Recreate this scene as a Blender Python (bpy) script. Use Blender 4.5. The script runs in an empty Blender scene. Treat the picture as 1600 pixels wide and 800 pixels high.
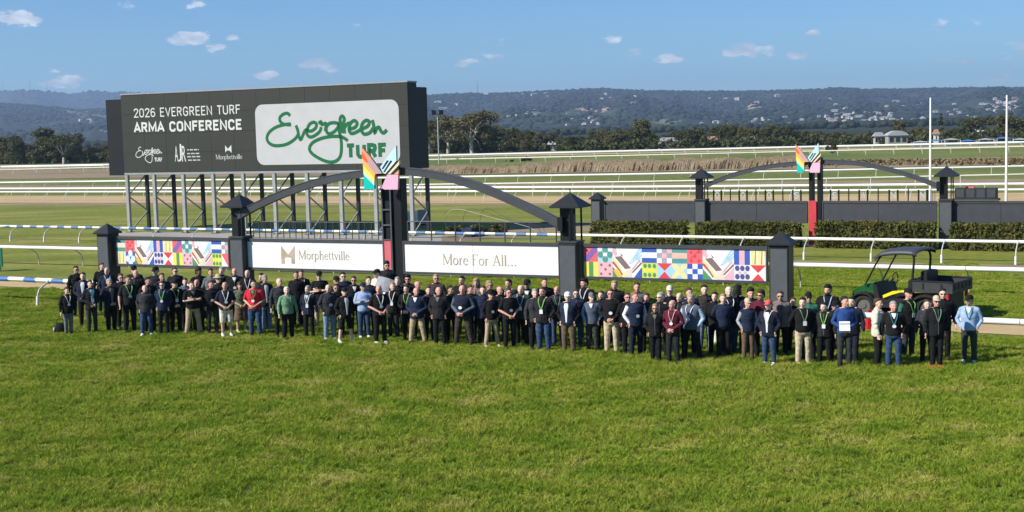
import bpy, bmesh, math, random
import numpy as np
from mathutils import Vector, Matrix
random.seed(7); np.random.seed(7)
R = math.radians
S = bpy.context.scene
COL = S.collection
# ------------------------------------------------------------------ camera
FPX, CH, PITCH, ROLL = 2100.0, 6.1, math.atan(195/2100), R(1.5)
cam_d = bpy.data.cameras.new('camera'); cam = bpy.data.objects.new('camera', cam_d); COL.objects.link(cam)
CM = Matrix.Rotation(R(90)-PITCH, 4, 'X') @ Matrix.Rotation(-ROLL, 4, 'Z')
cam.matrix_world = Matrix.Translation((0, 0, CH)) @ CM
cam_d.sensor_width = 36; cam_d.lens = 36*FPX/1600; cam_d.clip_start = .5; cam_d.clip_end = 40000
S.camera = cam
S.render.resolution_x, S.render.resolution_y = 1024, 512
# ------------------------------------------------------------------ light
SUN_EL = R(37); SUN_V = Vector((-.91, -.42, 0)).normalized()          # horizontal direction towards the sun
sun_d = bpy.data.lights.new('sun', 'SUN'); sun_d.energy = 5.0; sun_d.angle = R(.53); sun_d.color = (1, .95, .87)
sun = bpy.data.objects.new('sun', sun_d); COL.objects.link(sun)
sv = Vector((SUN_V.x*math.cos(SUN_EL), SUN_V.y*math.cos(SUN_EL), math.sin(SUN_EL)))
sun.rotation_euler = sv.to_track_quat('Z', 'Y').to_euler()
sun.location = (-30, -10, 40)
W = bpy.data.worlds.new('World'); S.world = W; W.use_nodes = True
def world():
    nt = W.node_tree; N = nt.nodes; L = nt.links
    bg = N['Background']; bg.inputs['Strength'].default_value = .073
    sky = N.new('ShaderNodeTexSky'); sky.sky_type = 'NISHITA'; sky.sun_disc = False
    sky.sun_elevation = SUN_EL; sky.sun_rotation = math.atan2(SUN_V.x, SUN_V.y)
    sky.air_density = 1.0; sky.dust_density = 0.0; sky.ozone_density = 3.0; sky.altitude = 50
    tc = N.new('ShaderNodeTexCoord'); sep = N.new('ShaderNodeSeparateXYZ'); L.new(tc.outputs['Generated'], sep.inputs[0])
    def m(op, a, b=None, c=None, clamp=False):
        n = N.new('ShaderNodeMath'); n.operation = op; n.use_clamp = clamp
        for i, v in enumerate((a, b, c)):
            if v is None: continue
            if isinstance(v, (int, float)): n.inputs[i].default_value = v
            else: L.new(v, n.inputs[i])
        return n.outputs[0]
    az = m('ARCTAN2', sep.outputs[0], sep.outputs[1]); el = m('ARCSINE', sep.outputs[2])
    no = N.new('ShaderNodeTexNoise'); no.inputs['Scale'].default_value = 75; no.inputs['Detail'].default_value = 8; no.inputs['Roughness'].default_value = .62
    mp = N.new('ShaderNodeMapping'); mp.inputs['Scale'].default_value = (1, 1, 2.2); L.new(tc.outputs['Generated'], mp.inputs[0]); L.new(mp.outputs[0], no.inputs['Vector'])
    total = None
    # px, py, half-width, half-height, weight
    for (px, py, hw, hh, wt) in CLOUDS:
        v = ray(px, py); a = math.atan2(v.x, v.y); e = math.asin(v.z)
        dx = m('DIVIDE', m('SUBTRACT', az, a), hw/FPX); dy = m('DIVIDE', m('SUBTRACT', el, e), hh/FPX)
        d2 = m('ADD', m('MULTIPLY', dx, dx), m('MULTIPLY', dy, dy))
        k = m('MULTIPLY', m('SUBTRACT', 1.0, d2, clamp=True), wt*1.12)
        total = k if total is None else m('MAXIMUM', total, k)
    # clouds above the frame and round the rest of the sky
    n2 = N.new('ShaderNodeTexNoise'); n2.inputs['Scale'].default_value = 5; n2.inputs['Detail'].default_value = 6; L.new(mp.outputs[0], n2.inputs['Vector'])
    gen = m('MULTIPLY', m('SUBTRACT', n2.outputs[0], .60, clamp=True), 5.0, clamp=True)
    gate = m('MULTIPLY', m('SUBTRACT', el, .155), 8.0, clamp=True)
    total = m('MAXIMUM', total, m('MULTIPLY', gen, gate))
    dens = m('MULTIPLY', m('ADD', m('MULTIPLY', total, 1.0), m('SUBTRACT', m('MULTIPLY', no.outputs[0], 4.6), 2.72)), 2.0, clamp=True)
    dens = m('MULTIPLY', m('POWER', dens, 1.3), m('MULTIPLY', total, 2.0, clamp=True))
    dens = m('MULTIPLY', dens, .85)
    n3 = N.new('ShaderNodeTexNoise'); n3.inputs['Scale'].default_value = 60; n3.inputs['Detail'].default_value = 4; L.new(mp.outputs[0], n3.inputs['Vector'])
    cr = N.new('ShaderNodeMix'); cr.data_type = 'RGBA'; cr.inputs[6].default_value = (5.4, 6.3, 7.8, 1); cr.inputs[7].default_value = (10.2, 10.8, 11.4, 1)
    L.new(m('MULTIPLY', m('SUBTRACT', n3.outputs[0], .36), 3.0, clamp=True), cr.inputs[0])
    tint = N.new('ShaderNodeMix'); tint.data_type = 'RGBA'; tint.blend_type = 'MULTIPLY'; tint.inputs[0].default_value = 1
    tint.inputs[7].default_value = SKY_TINT; L.new(sky.outputs[0], tint.inputs[6])
    mx = N.new('ShaderNodeMix'); mx.data_type = 'RGBA'; L.new(dens, mx.inputs[0]); L.new(tint.outputs[2], mx.inputs[6]); L.new(cr.outputs[2], mx.inputs[7])
    L.new(mx.outputs[2], bg.inputs['Color'])
SKY_TINT = (.60, .92, 1.28, 1)
S.view_settings.view_transform = 'Standard'; S.view_settings.look = 'None'; S.view_settings.gamma = 1
S.view_settings.exposure = 0.42
S.render.engine = 'CYCLES'
S.cycles.volume_bounces = 1; S.cycles.max_bounces = 6
# ------------------------------------------------------------------ survey helpers: pixel of the photo -> point of the place
CM3 = CM.to_3x3()
def ray(px, py): return (CM3 @ Vector(((px-800)/FPX, -(py-400)/FPX, -1))).normalized()
def G(px, py, z=0.0):
    v = ray(px, py); t = (z-CH)/v.z
    return Vector((v.x*t, v.y*t, z))
def yh(px): return 205-math.tan(ROLL)*(px-800)
def gd(px, d): return G(px, yh(px)+FPX*CH/d)
CLOUDS = [(22,29,34,17,1.2),(55,34,22,10,.7),(100,128,44,13,1.15),(300,60,42,15,1.15),(335,76,24,9,.8),(300,5,34,10,.7),(195,8,20,13,.6),(492,101,30,11,1.3),
  (418,117,24,9,.9),(368,109,22,8,.7),(462,120,18,7,.6),(530,110,30,8,.55),(730,98,40,9,.6),(770,90,28,10,.7),(768,66,30,8,.5),(560,40,26,6,.4),
  (955,61,24,9,.7),(1000,84,26,10,.6),(1046,92,34,9,.95),(1168,80,52,15,.95),(1180,86,40,8,1.0),(1248,87,30,8,.6),(1265,52,20,10,.55),(1310,113,30,6,.45),(1358,118,26,6,.4),
  (1463,40,34,11,.55),(1520,36,16,8,.4),(1500,94,38,9,.5),(1585,76,34,13,.7),(1575,122,50,9,.5),(362,60,14,7,.5),(84,112,18,8,.5),(1580,90,20,8,.5)]
world()
class Frame:
    """vertical plane through two ground points; local x along it, y behind it, z up"""
    def __init__(s, a, b):
        s.o = Vector((a.x, a.y, 0)); d = Vector((b.x-a.x, b.y-a.y, 0)); s.len = d.length; s.d = d.normalized()
        s.n = Vector((-s.d.y, s.d.x, 0)); s.rz = math.atan2(s.d.y, s.d.x)
    def hit(s, px, py, off=0.0):
        v = ray(px, py); c = Vector((0, 0, CH)); p = s.o + s.n*off
        t = (p-c).dot(s.n)/v.dot(s.n); q = c+v*t
        return (q-s.o).dot(s.d), q.z
    def w(s, x, y=0, z=0): return s.o + s.d*x + s.n*y + Vector((0, 0, z))
# ------------------------------------------------------------------ materials
MATS = {}
def mat(name, col, rough=.7, var=.12, scale=6.0, bump=0.0, metal=0.0, col2=None, det=4, coat=0):
    if name in MATS: return MATS[name]
    m = bpy.data.materials.new(name); m.use_nodes = True; N = m.node_tree.nodes; L = m.node_tree.links
    b = N['Principled BSDF']; b.inputs['Roughness'].default_value = rough; b.inputs['Metallic'].default_value = metal; b.inputs['Specular IOR Level'].default_value = .28
    if coat: b.inputs['Coat Weight'].default_value = coat
    geo = N.new('ShaderNodeNewGeometry'); no = N.new('ShaderNodeTexNoise'); no.inputs['Scale'].default_value = scale; no.inputs['Detail'].default_value = det
    tc = N.new('ShaderNodeTexCoord'); L.new(tc.outputs['Object'], no.inputs['Vector'])
    mx = N.new('ShaderNodeMix'); mx.data_type = 'RGBA'
    c2 = col2 if col2 else tuple(min(1, c*(1+var)) for c in col); c1 = col if col2 else tuple(c*(1-var) for c in col)
    mx.inputs[6].default_value = (*c1, 1); mx.inputs[7].default_value = (*c2, 1)
    mr = N.new('ShaderNodeMapRange'); mr.inputs[1].default_value = .3; mr.inputs[2].default_value = .7; L.new(no.outputs[0], mr.inputs[0])
    L.new(mr.outputs[0], mx.inputs[0]); L.new(mx.outputs[2], b.inputs['Base Color'])
    if bump:
        bp = N.new('ShaderNodeBump'); bp.inputs['Strength'].default_value = bump; bp.inputs['Distance'].default_value = .02
        L.new(no.outputs[0], bp.inputs['Height']); L.new(bp.outputs[0], b.inputs['Normal'])
    m.diffuse_color = (*col, 1); MATS[name] = m; return m
def smat(name, stops, scale, rough=.95, pos=True, vscale=(1, 1, 1), scale2=None, bump=0, amt2=.35):
    """ground-like material: world-position noise through a colour ramp, times a finer noise"""
    m = bpy.data.materials.new(name); m.use_nodes = True; N = m.node_tree.nodes; L = m.node_tree.links
    b = N['Principled BSDF']; b.inputs['Roughness'].default_value = rough; b.inputs['Specular IOR Level'].default_value = .15
    g = N.new('ShaderNodeNewGeometry'); mp = N.new('ShaderNodeMapping'); mp.inputs['Scale'].default_value = vscale; L.new(g.outputs['Position'], mp.inputs[0])
    no = N.new('ShaderNodeTexNoise'); no.inputs['Scale'].default_value = scale; no.inputs['Detail'].default_value = 7; no.inputs['Roughness'].default_value = .6; L.new(mp.outputs[0], no.inputs['Vector'])
    cr = N.new('ShaderNodeValToRGB'); e = cr.color_ramp.elements
    while len(e) < len(stops): e.new(.5)
    for i, (p, c) in enumerate(stops): e[i].position = p; e[i].color = (*c, 1)
    L.new(no.outputs[0], cr.inputs[0])
    n2 = N.new('ShaderNodeTexNoise'); n2.inputs['Scale'].default_value = scale2 or scale*9; n2.inputs['Detail'].default_value = 4; L.new(mp.outputs[0], n2.inputs['Vector'])
    mr = N.new('ShaderNodeMapRange'); mr.inputs[1].default_value = .3; mr.inputs[2].default_value = .7; mr.inputs[3].default_value = 1-amt2; mr.inputs[4].default_value = 1+amt2; L.new(n2.outputs[0], mr.inputs[0])
    mx = N.new('ShaderNodeMix'); mx.data_type = 'RGBA'; mx.blend_type = 'MULTIPLY'; mx.inputs[0].default_value = 1
    L.new(cr.outputs[0], mx.inputs[6]); L.new(mr.outputs[0], mx.inputs[7]); L.new(mx.outputs[2], b.inputs['Base Color'])
    if bump:
        bp = N.new('ShaderNodeBump'); bp.inputs['Strength'].default_value = bump; bp.inputs['Distance'].default_value = .05
        L.new(n2.outputs[0], bp.inputs['Height']); L.new(bp.outputs[0], b.inputs['Normal'])
    return m
def srgb(r, g, b): return tuple((c/255/12.92 if c <= 10 else ((c/255+.055)/1.055)**2.4) for c in (r, g, b))
# ------------------------------------------------------------------ object helpers
def tag(o, label=None, cat=None, group=None, kind=None):
    if label: o['label'] = label
    if cat: o['category'] = cat
    if group: o['group'] = group
    if kind: o['kind'] = kind
    return o
def empty(name, loc=(0, 0, 0), rz=0, label=None, cat=None, group=None):
    o = bpy.data.objects.new(name, None); COL.objects.link(o); o.location = loc; o.rotation_euler = (0, 0, rz); o.empty_display_size = .2
    return tag(o, label, cat, group)
def link(name, me, parent=None, loc=None, rz=None):
    o = bpy.data.objects.new(name, me); COL.objects.link(o)
    if parent is not None: o.parent = parent
    if loc is not None: o.location = loc
    if rz is not None: o.rotation_euler = (0, 0, rz)
    return o
def copy_tree(o, parent=None):
    c = o.copy(); COL.objects.link(c); c.parent = parent
    for ch in o.children: copy_tree(ch, c)
    return c
def circ(n, r=1, a0=0): return [(r*math.cos(a0+2*math.pi*i/n), r*math.sin(a0+2*math.pi*i/n)) for i in range(n)]
class MB:
    def __init__(s): s.v = []; s.f = []; s.m = []; s.mi = 0; s.T = Matrix.Identity(4)
    def add(s, vs, fs):
        k = len(s.v); s.v += [tuple(s.T @ Vector(p)) for p in vs]; s.f += [tuple(i+k for i in f) for f in fs]; s.m += [s.mi]*len(fs); return s
    def box(s, x0, x1, y0, y1, z0, z1, ch=0.0):
        if ch:
            pts = [(x0+ch, y0), (x1-ch, y0), (x1, y0+ch), (x1, y1-ch), (x1-ch, y1), (x0+ch, y1), (x0, y1-ch), (x0, y0+ch)]
            n = 8; vs = [(x, y, z0) for x, y in pts]+[(x, y, z1-ch) for x, y in pts]
            cx, cy = (x0+x1)/2, (y0+y1)/2; fx = (x1-x0-2*ch)/(x1-x0); fy = (y1-y0-2*ch)/(y1-y0)
            vs += [(cx+(x-cx)*fx, cy+(y-cy)*fy, z1) for x, y in pts]
            fs = [tuple(range(n))[::-1], tuple(range(16, 24))]
            for r_ in (0, 8): fs += [(r_+i, r_+(i+1) % n, r_+n+(i+1) % n, r_+n+i) for i in range(n)]
            return s.add(vs, fs)
        return s.add([(x0, y0, z0), (x1, y0, z0), (x1, y1, z0), (x0, y1, z0), (x0, y0, z1), (x1, y0, z1), (x1, y1, z1), (x0, y1, z1)],
                     [(0, 3, 2, 1), (4, 5, 6, 7), (0, 1, 5, 4), (1, 2, 6, 5), (2, 3, 7, 6), (3, 0, 4, 7)])
    def tube(s, pts, rad, n=8, caps=True):
        pts = [Vector(p) for p in pts]
        if not hasattr(rad, '__len__'): rad = [rad]*len(pts)
        rings = []; up = None
        for i, p in enumerate(pts):
            t = (pts[min(i+1, len(pts)-1)]-pts[max(i-1, 0)]).normalized()
            if up is None: up = Vector((0, 0, 1)) if abs(t.z) < .9 else Vector((1, 0, 0))
            a = t.cross(up).normalized(); b = a.cross(t).normalized(); up = b
            r = rad[i]; rx, ry = (r, r) if not hasattr(r, '__len__') else r
            rings.append([tuple(p+a*rx*c+b*ry*d) for c, d in circ(n)])
        vs = [q for r in rings for q in r]; fs = []
        for i in range(len(rings)-1): fs += [(i*n+j, i*n+(j+1) % n, (i+1)*n+(j+1) % n, (i+1)*n+j) for j in range(n)]
        s.add(vs, fs)
        if caps: s.add(rings[0], [tuple(range(n))[::-1]]); s.add(rings[-1], [tuple(range(n))])
        return s
    def loft(s, secs, n=16, caps=True):
        """secs: (x,y,z,rx,ry) stacked along z"""
        vs = [(x+rx*c, y+ry*d, z) for (x, y, z, rx, ry) in secs for c, d in circ(n)]; fs = []
        for i in range(len(secs)-1): fs += [(i*n+j, i*n+(j+1) % n, (i+1)*n+(j+1) % n, (i+1)*n+j) for j in range(n)]
        s.add(vs, fs)
        if caps: s.add(vs[:n], [tuple(range(n))[::-1]]); s.add(vs[-n:], [tuple(range(n))])
        return s
    def ball(s, c, r, nu=10, nv=7, keep=None):
        rx, ry, rz = r if hasattr(r, '__len__') else (r, r, r)
        vs = [(c[0], c[1], c[2]-rz)]
        for j in range(1, nv):
            a = -math.pi/2+math.pi*j/nv
            vs += [(c[0]+rx*math.cos(a)*x, c[1]+ry*math.cos(a)*y, c[2]+rz*math.sin(a)) for x, y in circ(nu)]
        vs.append((c[0], c[1], c[2]+rz)); fs = [(0, 1+(i+1) % nu, 1+i) for i in range(nu)]
        for j in range(nv-2): fs += [(1+j*nu+i, 1+j*nu+(i+1) % nu, 1+(j+1)*nu+(i+1) % nu, 1+(j+1)*nu+i) for i in range(nu)]
        k = 1+(nv-2)*nu; fs += [(k+i, k+(i+1) % nu, len(vs)-1) for i in range(nu)]
        return s.add(vs, fs)
    def prism(s, pts, y0, y1):
        """polygon in xz plane (anticlockwise seen from -y) from y0 (front) to y1"""
        n = len(pts); vs = [(x, y0, z) for x, z in pts]+[(x, y1, z) for x, z in pts]
        return s.add(vs, [tuple(range(n)), tuple(range(n, 2*n))[::-1]]+[(i, i+n, (i+1) % n+n, (i+1) % n) for i in range(n)])
    def flat(s, pts, y): return s.add([(x, y, z) for x, z in pts], [tuple(range(len(pts)))])
    def mesh(s, name, mats, smooth=False):
        me = bpy.data.meshes.new(name); me.from_pydata(s.v, [], s.f)
        for m in (mats if isinstance(mats, (list, tuple)) else [mats]): me.materials.append(m)
        me.polygons.foreach_set('material_index', s.m)
        if smooth: me.polygons.foreach_set('use_smooth', [True]*len(me.polygons))
        me.update(); return me
    def build(s, name, mats, parent=None, smooth=False, loc=None, rz=None):
        return link(name, s.mesh(name, mats, smooth), parent, loc, rz)
def fbm(x, y, oct=5, seed=0, rough=.5):
    """numpy value noise"""
    x = np.asarray(x, float); y = np.asarray(y, float); tot = np.zeros(np.broadcast(x, y).shape); amp = 1; norm = 0
    rs = np.random.RandomState(seed); tab = rs.rand(256, 256)
    for o in range(oct):
        xi = np.floor(x).astype(int); yi = np.floor(y).astype(int); fx = x-xi; fy = y-yi
        fx = fx*fx*(3-2*fx); fy = fy*fy*(3-2*fy)
        a = tab[xi % 256, yi % 256]; b = tab[(xi+1) % 256, yi % 256]; c = tab[xi % 256, (yi+1) % 256]; d = tab[(xi+1) % 256, (yi+1) % 256]
        tot = tot+amp*((a*(1-fx)+b*fx)*(1-fy)+(c*(1-fx)+d*fx)*fy); norm += amp; amp *= rough; x = x*2.03+17.3; y = y*2.03+5.1
    return tot/norm
def npmesh(name, V, F, mats, mi=None, smooth=False):
    """V (n,3), F (m,k) arrays, fast"""
    V = np.asarray(V, np.float32); F = np.asarray(F, np.int32); me = bpy.data.meshes.new(name)
    me.vertices.add(len(V)); me.vertices.foreach_set('co', V.ravel()); k = F.shape[1]
    me.loops.add(F.size); me.loops.foreach_set('vertex_index', F.ravel()); me.polygons.add(len(F))
    me.polygons.foreach_set('loop_start', np.arange(0, F.size, k, dtype=np.int32))
    for m in (mats if isinstance(mats, (list, tuple)) else [mats]): me.materials.append(m)
    if mi is not None: me.polygons.foreach_set('material_index', np.asarray(mi, np.int32))
    if smooth: me.polygons.foreach_set('use_smooth', np.ones(len(F), bool))
    me.update(calc_edges=True); return me
# ================================================================== THE SETTING
T_turf = smat('turf', [(.25, (.07, .095, .016)), (.45, (.11, .14, .024)), (.6, (.21, .23, .045)), (.78, (.26, .24, .085))], .35, scale2=14, bump=.6, vscale=(.8, 1.6, 1), amt2=.45)
T_track = smat('track_turf', [(.3, (.12, .145, .022)), (.5, (.18, .20, .032)), (.68, (.27, .25, .07))], .16, scale2=5, vscale=(.5, 1.8, 1), amt2=.35)
T_far = smat('far_turf', [(.3, (.10, .135, .03)), (.5, (.145, .17, .04)), (.7, (.21, .20, .075))], .03, scale2=1.2, amt2=.25)
T_sand = smat('sand', [(.3, (.42, .30, .15)), (.6, (.52, .385, .20)), (.8, (.58, .45, .26))], .5, scale2=6, bump=.3, amt2=.12, vscale=(.4, 2, 1))
T_dry = smat('dry_earth', [(.3, (.20, .15, .095)), (.5, (.29, .22, .14)), (.65, (.24, .21, .10)), (.8, (.38, .28, .19))], .05, scale2=.8, amt2=.3, vscale=(.4, 2.2, 1))
T_conc = smat('concrete', [(.3, (.30, .28, .25)), (.7, (.38, .36, .32))], .6, scale2=8, amt2=.15)
T_plain = smat('plain', [(.3, (.02, .028, .016)), (.6, (.04, .046, .028)), (.8, (.08, .08, .055))], .008, scale2=.08, amt2=.4)

def sheet(name, near, far, z, m, n=60, kind='structure'):
    """strip of ground between two lines given as photo pixels, laid at height z"""
    xs = np.linspace(min(near[0][0], far[0][0]), max(near[-1][0], far[-1][0]), n)
    V = []
    for x in xs:
        V.append(G(x, np.interp(x, [p[0] for p in near], [p[1] for p in near]), z)); V.append(G(x, np.interp(x, [p[0] for p in far], [p[1] for p in far]), z))
    F = [(2*i, 2*i+2, 2*i+3, 2*i+1) for i in range(n-1)]
    me = bpy.data.meshes.new(name); me.from_pydata([tuple(v) for v in V], [], F); me.materials.append(m); me.update()
    return tag(link(name, me), kind=kind)
def ground():
    b = MB()
    ys = [-60, 0, 30, 60, 100, 160, 260, 420, 700, 1200, 3000, 16000]; k = len(ys)
    for i in range(k-1):
        y0, y1 = ys[i], ys[i+1]; b.mi = 0 if y1 <= 100 else (1 if y1 <= 420 else 2)
        w = 1500 if y1 < 3000 else 12000; 
        b.add([(-12000, y0, 0), (12000, y0, 0), (12000, y1, 0), (-12000, y1, 0)], [(0, 1, 2, 3)])
    tag(b.build('ground', [T_turf, T_far, T_plain]), kind='structure')
ground()
X0, X1 = -250, 1850
def ex(pts):
    """extend a pixel line past the frame at both ends"""
    (a, b), (c, d) = pts[0], pts[1]; (e, f), (g, h) = pts[-2], pts[-1]
    return [(X0, b+(d-b)/(c-a)*(X0-a))]+list(pts)+[(X1, h+(h-f)/(g-e)*(X1-g))]
sheet('course_turf', ex([(0, 447), (1600, 523)]), ex([(0, 316.5), (1000, 317.5), (1600, 314)]), .006, T_track)
sheet('sand_strip', ex([(0, 447), (1350, 510), (1600, 524)]), ex([(0, 439), (1600, 505)]), .014, T_sand)
sheet('cinder_strip', ex([(0, 385), (1600, 421)]), ex([(0, 381.5), (1600, 414)]), .014, T_dry)
sheet('sand_track', ex([(0, 316.5), (1000, 317.5), (1600, 314)]), ex([(0, 305.5), (1000, 306), (1600, 301)]), .02, T_sand)
sheet('verge_strip', ex([(0, 321), (1000, 321), (1600, 316)]), ex([(0, 316.5), (1000, 317.5), (1600, 314)]), .014, T_dry)
sheet('inner_sand_track', ex([(0, 293.5), (1000, 291), (1600, 284.5)]), ex([(0, 290), (1000, 286.5), (1600, 279)]), .03, T_dry)
sheet('dry_bank', ex([(0, 280), (640, 273), (1000, 268.5), (1600, 257.5)]), ex([(0, 265), (640, 262), (1000, 256), (1300, 250), (1600, 245)]), .05, T_dry)
sheet('outer_path', ex([(0, 264), (640, 246.5), (1000, 240), (1600, 228.5)]), ex([(0, 262.5), (640, 244.8), (1000, 238.3), (1600, 226.5)]), .06, T_sand)
sheet('scoreboard_pad', [(180, 368), (640, 378), (690, 379)], [(180, 361.5), (640, 366.5), (690, 367.5)], .02, T_conc)
sheet('service_path', [(690, 379), (780, 372), (930, 360)], [(690, 366), (800, 352), (930, 346)], .016, T_dry)

# ---- grass blades: the object's own mesh is one square metre of blades, its geometry nodes set that square out over the lawn
def blades(name, seed, n, hmin, hmax, wid, size, m):
    rs = np.random.RandomState(seed); P = rs.rand(n*2, 2)*size-size/2
    c = fbm((P[:, 0]+9)*6.5, (P[:, 1]+9)*6.5, 3, seed); keep = rs.rand(n*2) < np.clip((c-.37)*5.5, .03, 1); P = P[keep][:n]; c = c[keep][:n]; n = len(P)
    h = hmin+(hmax-hmin)*np.clip((c-.25)*2.1, 0, 1)*(.5+.8*rs.rand(n)); a = rs.rand(n)*2*np.pi
    la = fbm((P[:, 0]+3)*7, (P[:, 1]+3)*7, 2, seed+5)*6*np.pi+rs.randn(n)*1.0; le = h*(.5+rs.rand(n)*.8)
    w = wid*(.7+.6*rs.rand(n)); dx, dy = np.cos(a)*w/2, np.sin(a)*w/2; z0 = np.zeros(n)
    lx, ly = np.cos(la)*le, np.sin(la)*le
    V = np.stack([np.stack([P[:, 0]-dx, P[:, 1]-dy, z0], 1), np.stack([P[:, 0]+dx, P[:, 1]+dy, z0], 1),
                  np.stack([P[:, 0]+dx*.7+lx*.4, P[:, 1]+dy*.7+ly*.4, h*.65], 1), np.stack([P[:, 0]-dx*.7+lx*.4, P[:, 1]-dy*.7+ly*.4, h*.65], 1),
                  np.stack([P[:, 0]+lx, P[:, 1]+ly, h], 1)], 1).reshape(-1, 3)
    k = np.arange(n)[:, None]*5
    F = np.concatenate([k+np.array([[0, 1, 2]]), k+np.array([[0, 2, 3]]), k+np.array([[3, 2, 4]])])
    return npmesh(name, V, F, m)
def setout(o, pts, band=None):
    """geometry nodes: instance the object's own mesh at jittered, turned grid points"""
    x0, x1, y0, y1, step = pts
    ng = bpy.data.node_groups.new(o.name+'_setout', 'GeometryNodeTree')
    ng.interface.new_socket('Geometry', in_out='INPUT', socket_type='NodeSocketGeometry'); ng.interface.new_socket('Geometry', in_out='OUTPUT', socket_type='NodeSocketGeometry')
    N = ng.nodes; L = ng.links; gi = N.new('NodeGroupInput'); go = N.new('NodeGroupOutput')
    gr = N.new('GeometryNodeMeshGrid'); gr.inputs['Size X'].default_value = x1-x0; gr.inputs['Size Y'].default_value = y1-y0
    gr.inputs['Vertices X'].default_value = int((x1-x0)/step)+1; gr.inputs['Vertices Y'].default_value = int((y1-y0)/step)+1
    tr = N.new('GeometryNodeTransform'); tr.inputs['Translation'].default_value = ((x0+x1)/2, (y0+y1)/2, .002); L.new(gr.outputs[0], tr.inputs[0])
    def rnd(lo, hi, seed):
        r = N.new('FunctionNodeRandomValue'); r.data_type = 'FLOAT_VECTOR'; r.inputs['Min'].default_value = lo; r.inputs['Max'].default_value = hi; r.inputs['Seed'].default_value = seed; return r.outputs['Value']
    sp = N.new('GeometryNodeSetPosition'); L.new(tr.outputs[0], sp.inputs[0])
    if band:      # leave the sand strip bare: no blades where the distance behind the line p0, n lies in lo..hi
        p0, nn, lo, hi = band; po = N.new('GeometryNodeInputPosition'); sb_ = N.new('ShaderNodeVectorMath'); sb_.operation = 'SUBTRACT'; sb_.inputs[1].default_value = p0; L.new(po.outputs[0], sb_.inputs[0])
        dt = N.new('ShaderNodeVectorMath'); dt.operation = 'DOT_PRODUCT'; dt.inputs[1].default_value = nn; L.new(sb_.outputs[0], dt.inputs[0])
        cm = N.new('ShaderNodeMath'); cm.operation = 'COMPARE'; cm.inputs[1].default_value = (lo+hi)/2; cm.inputs[2].default_value = (hi-lo)/2; L.new(dt.outputs['Value'], cm.inputs[0])
        dg = N.new('GeometryNodeDeleteGeometry'); dg.domain = 'POINT'; L.new(cm.outputs[0], dg.inputs['Selection'])
    L.new(rnd((-step*.2, -step*.2, 0), (step*.2, step*.2, 0), 1), sp.inputs['Offset'])
    ip = N.new('GeometryNodeInstanceOnPoints'); (L.new(sp.outputs[0], dg.inputs[0]), L.new(dg.outputs[0], ip.inputs['Points'])) if band else L.new(sp.outputs[0], ip.inputs['Points']); L.new(gi.outputs[0], ip.inputs['Instance'])
    L.new(rnd((0, 0, 0), (0, 0, 6.283), 2), ip.inputs['Rotation']); L.new(rnd((.95, .95, .75), (1.2, 1.2, 1.35), 3), ip.inputs['Scale'])
    L.new(ip.outputs[0], go.inputs[0]); md = o.modifiers.new('setout', 'NODES'); md.node_group = ng
M_blade = smat('grass_blade', [(.28, (.13, .215, .019)), (.44, (.225, .315, .028)), (.58, (.33, .365, .05)), (.71, (.52, .46, .15))], .7, scale2=38, vscale=(1, 1.5, 1), amt2=.6)
def blade_translucent(m):
    N = m.node_tree.nodes; L = m.node_tree.links; b = N['Principled BSDF']; src = b.inputs['Base Color'].links[0].from_socket
    t = N.new('ShaderNodeBsdfTranslucent'); L.new(src, t.inputs[0]); mx = N.new('ShaderNodeMixShader'); mx.inputs[0].default_value = .3
    L.new(b.outputs[0], mx.inputs[1]); L.new(t.outputs[0], mx.inputs[2]); L.new(mx.outputs[0], N['Material Output'].inputs[0])
blade_translucent(M_blade)
g1 = tag(link('grass', blades('grass', 3, 2300, .02, .115, .0115, 1.25, M_blade)), 'short green lawn grass in clumps across the foreground', 'grass', kind='stuff')
setout(g1, (-14, 14, 19, 36, 1.0))
g2 = tag(link('grass', blades('grass', 4, 1300, .03, .085, .012, .95, M_blade)), 'short green grass under and behind the crowd', 'grass', kind='stuff')
_a, _b = G(0, 447), G(1600, 524); _n = Vector((-(_b-_a).y, (_b-_a).x, 0)).normalized(); _w = (G(800, 472)-G(800, 485.5)).dot(_n)
setout(g2, (-22, 19, 36.8, 56, .8), (tuple(_a), tuple(_n), -.45, _w+.3))

# ------------------------------------------------------------------ hills
def azel(px, py): v = ray(px, py); return math.atan2(v.x, v.y), v.z/math.hypot(v.x, v.y)
def prof(tab):
    q = [azel(*p) for p in tab]; return np.array([a for a, e in q]), np.array([e for a, e in q])
R1 = prof([(-300, 160), (0, 163), (60, 166), (110, 172), (200, 172), (400, 165), (600, 153), (660, 151), (700, 148), (750, 147), (800, 146), (850, 144), (900, 142), (940, 139), (965, 141), (1000, 143), (1100, 144), (1150, 144), (1200, 143), (1250, 141), (1310, 139), (1350, 141), (1420, 141), (1480, 139), (1560, 139), (1600, 138), (1900, 130)])
R2 = prof([(-300, 138), (0, 143), (30, 142), (60, 144), (110, 146), (150, 142), (180, 144), (400, 150), (640, 156), (1280, 150), (1315, 138.5), (1335, 138), (1360, 142), (1400, 147), (1480, 140), (1500, 136.5), (1520, 137), (1540, 141), (1600, 150), (1900, 150)])
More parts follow.
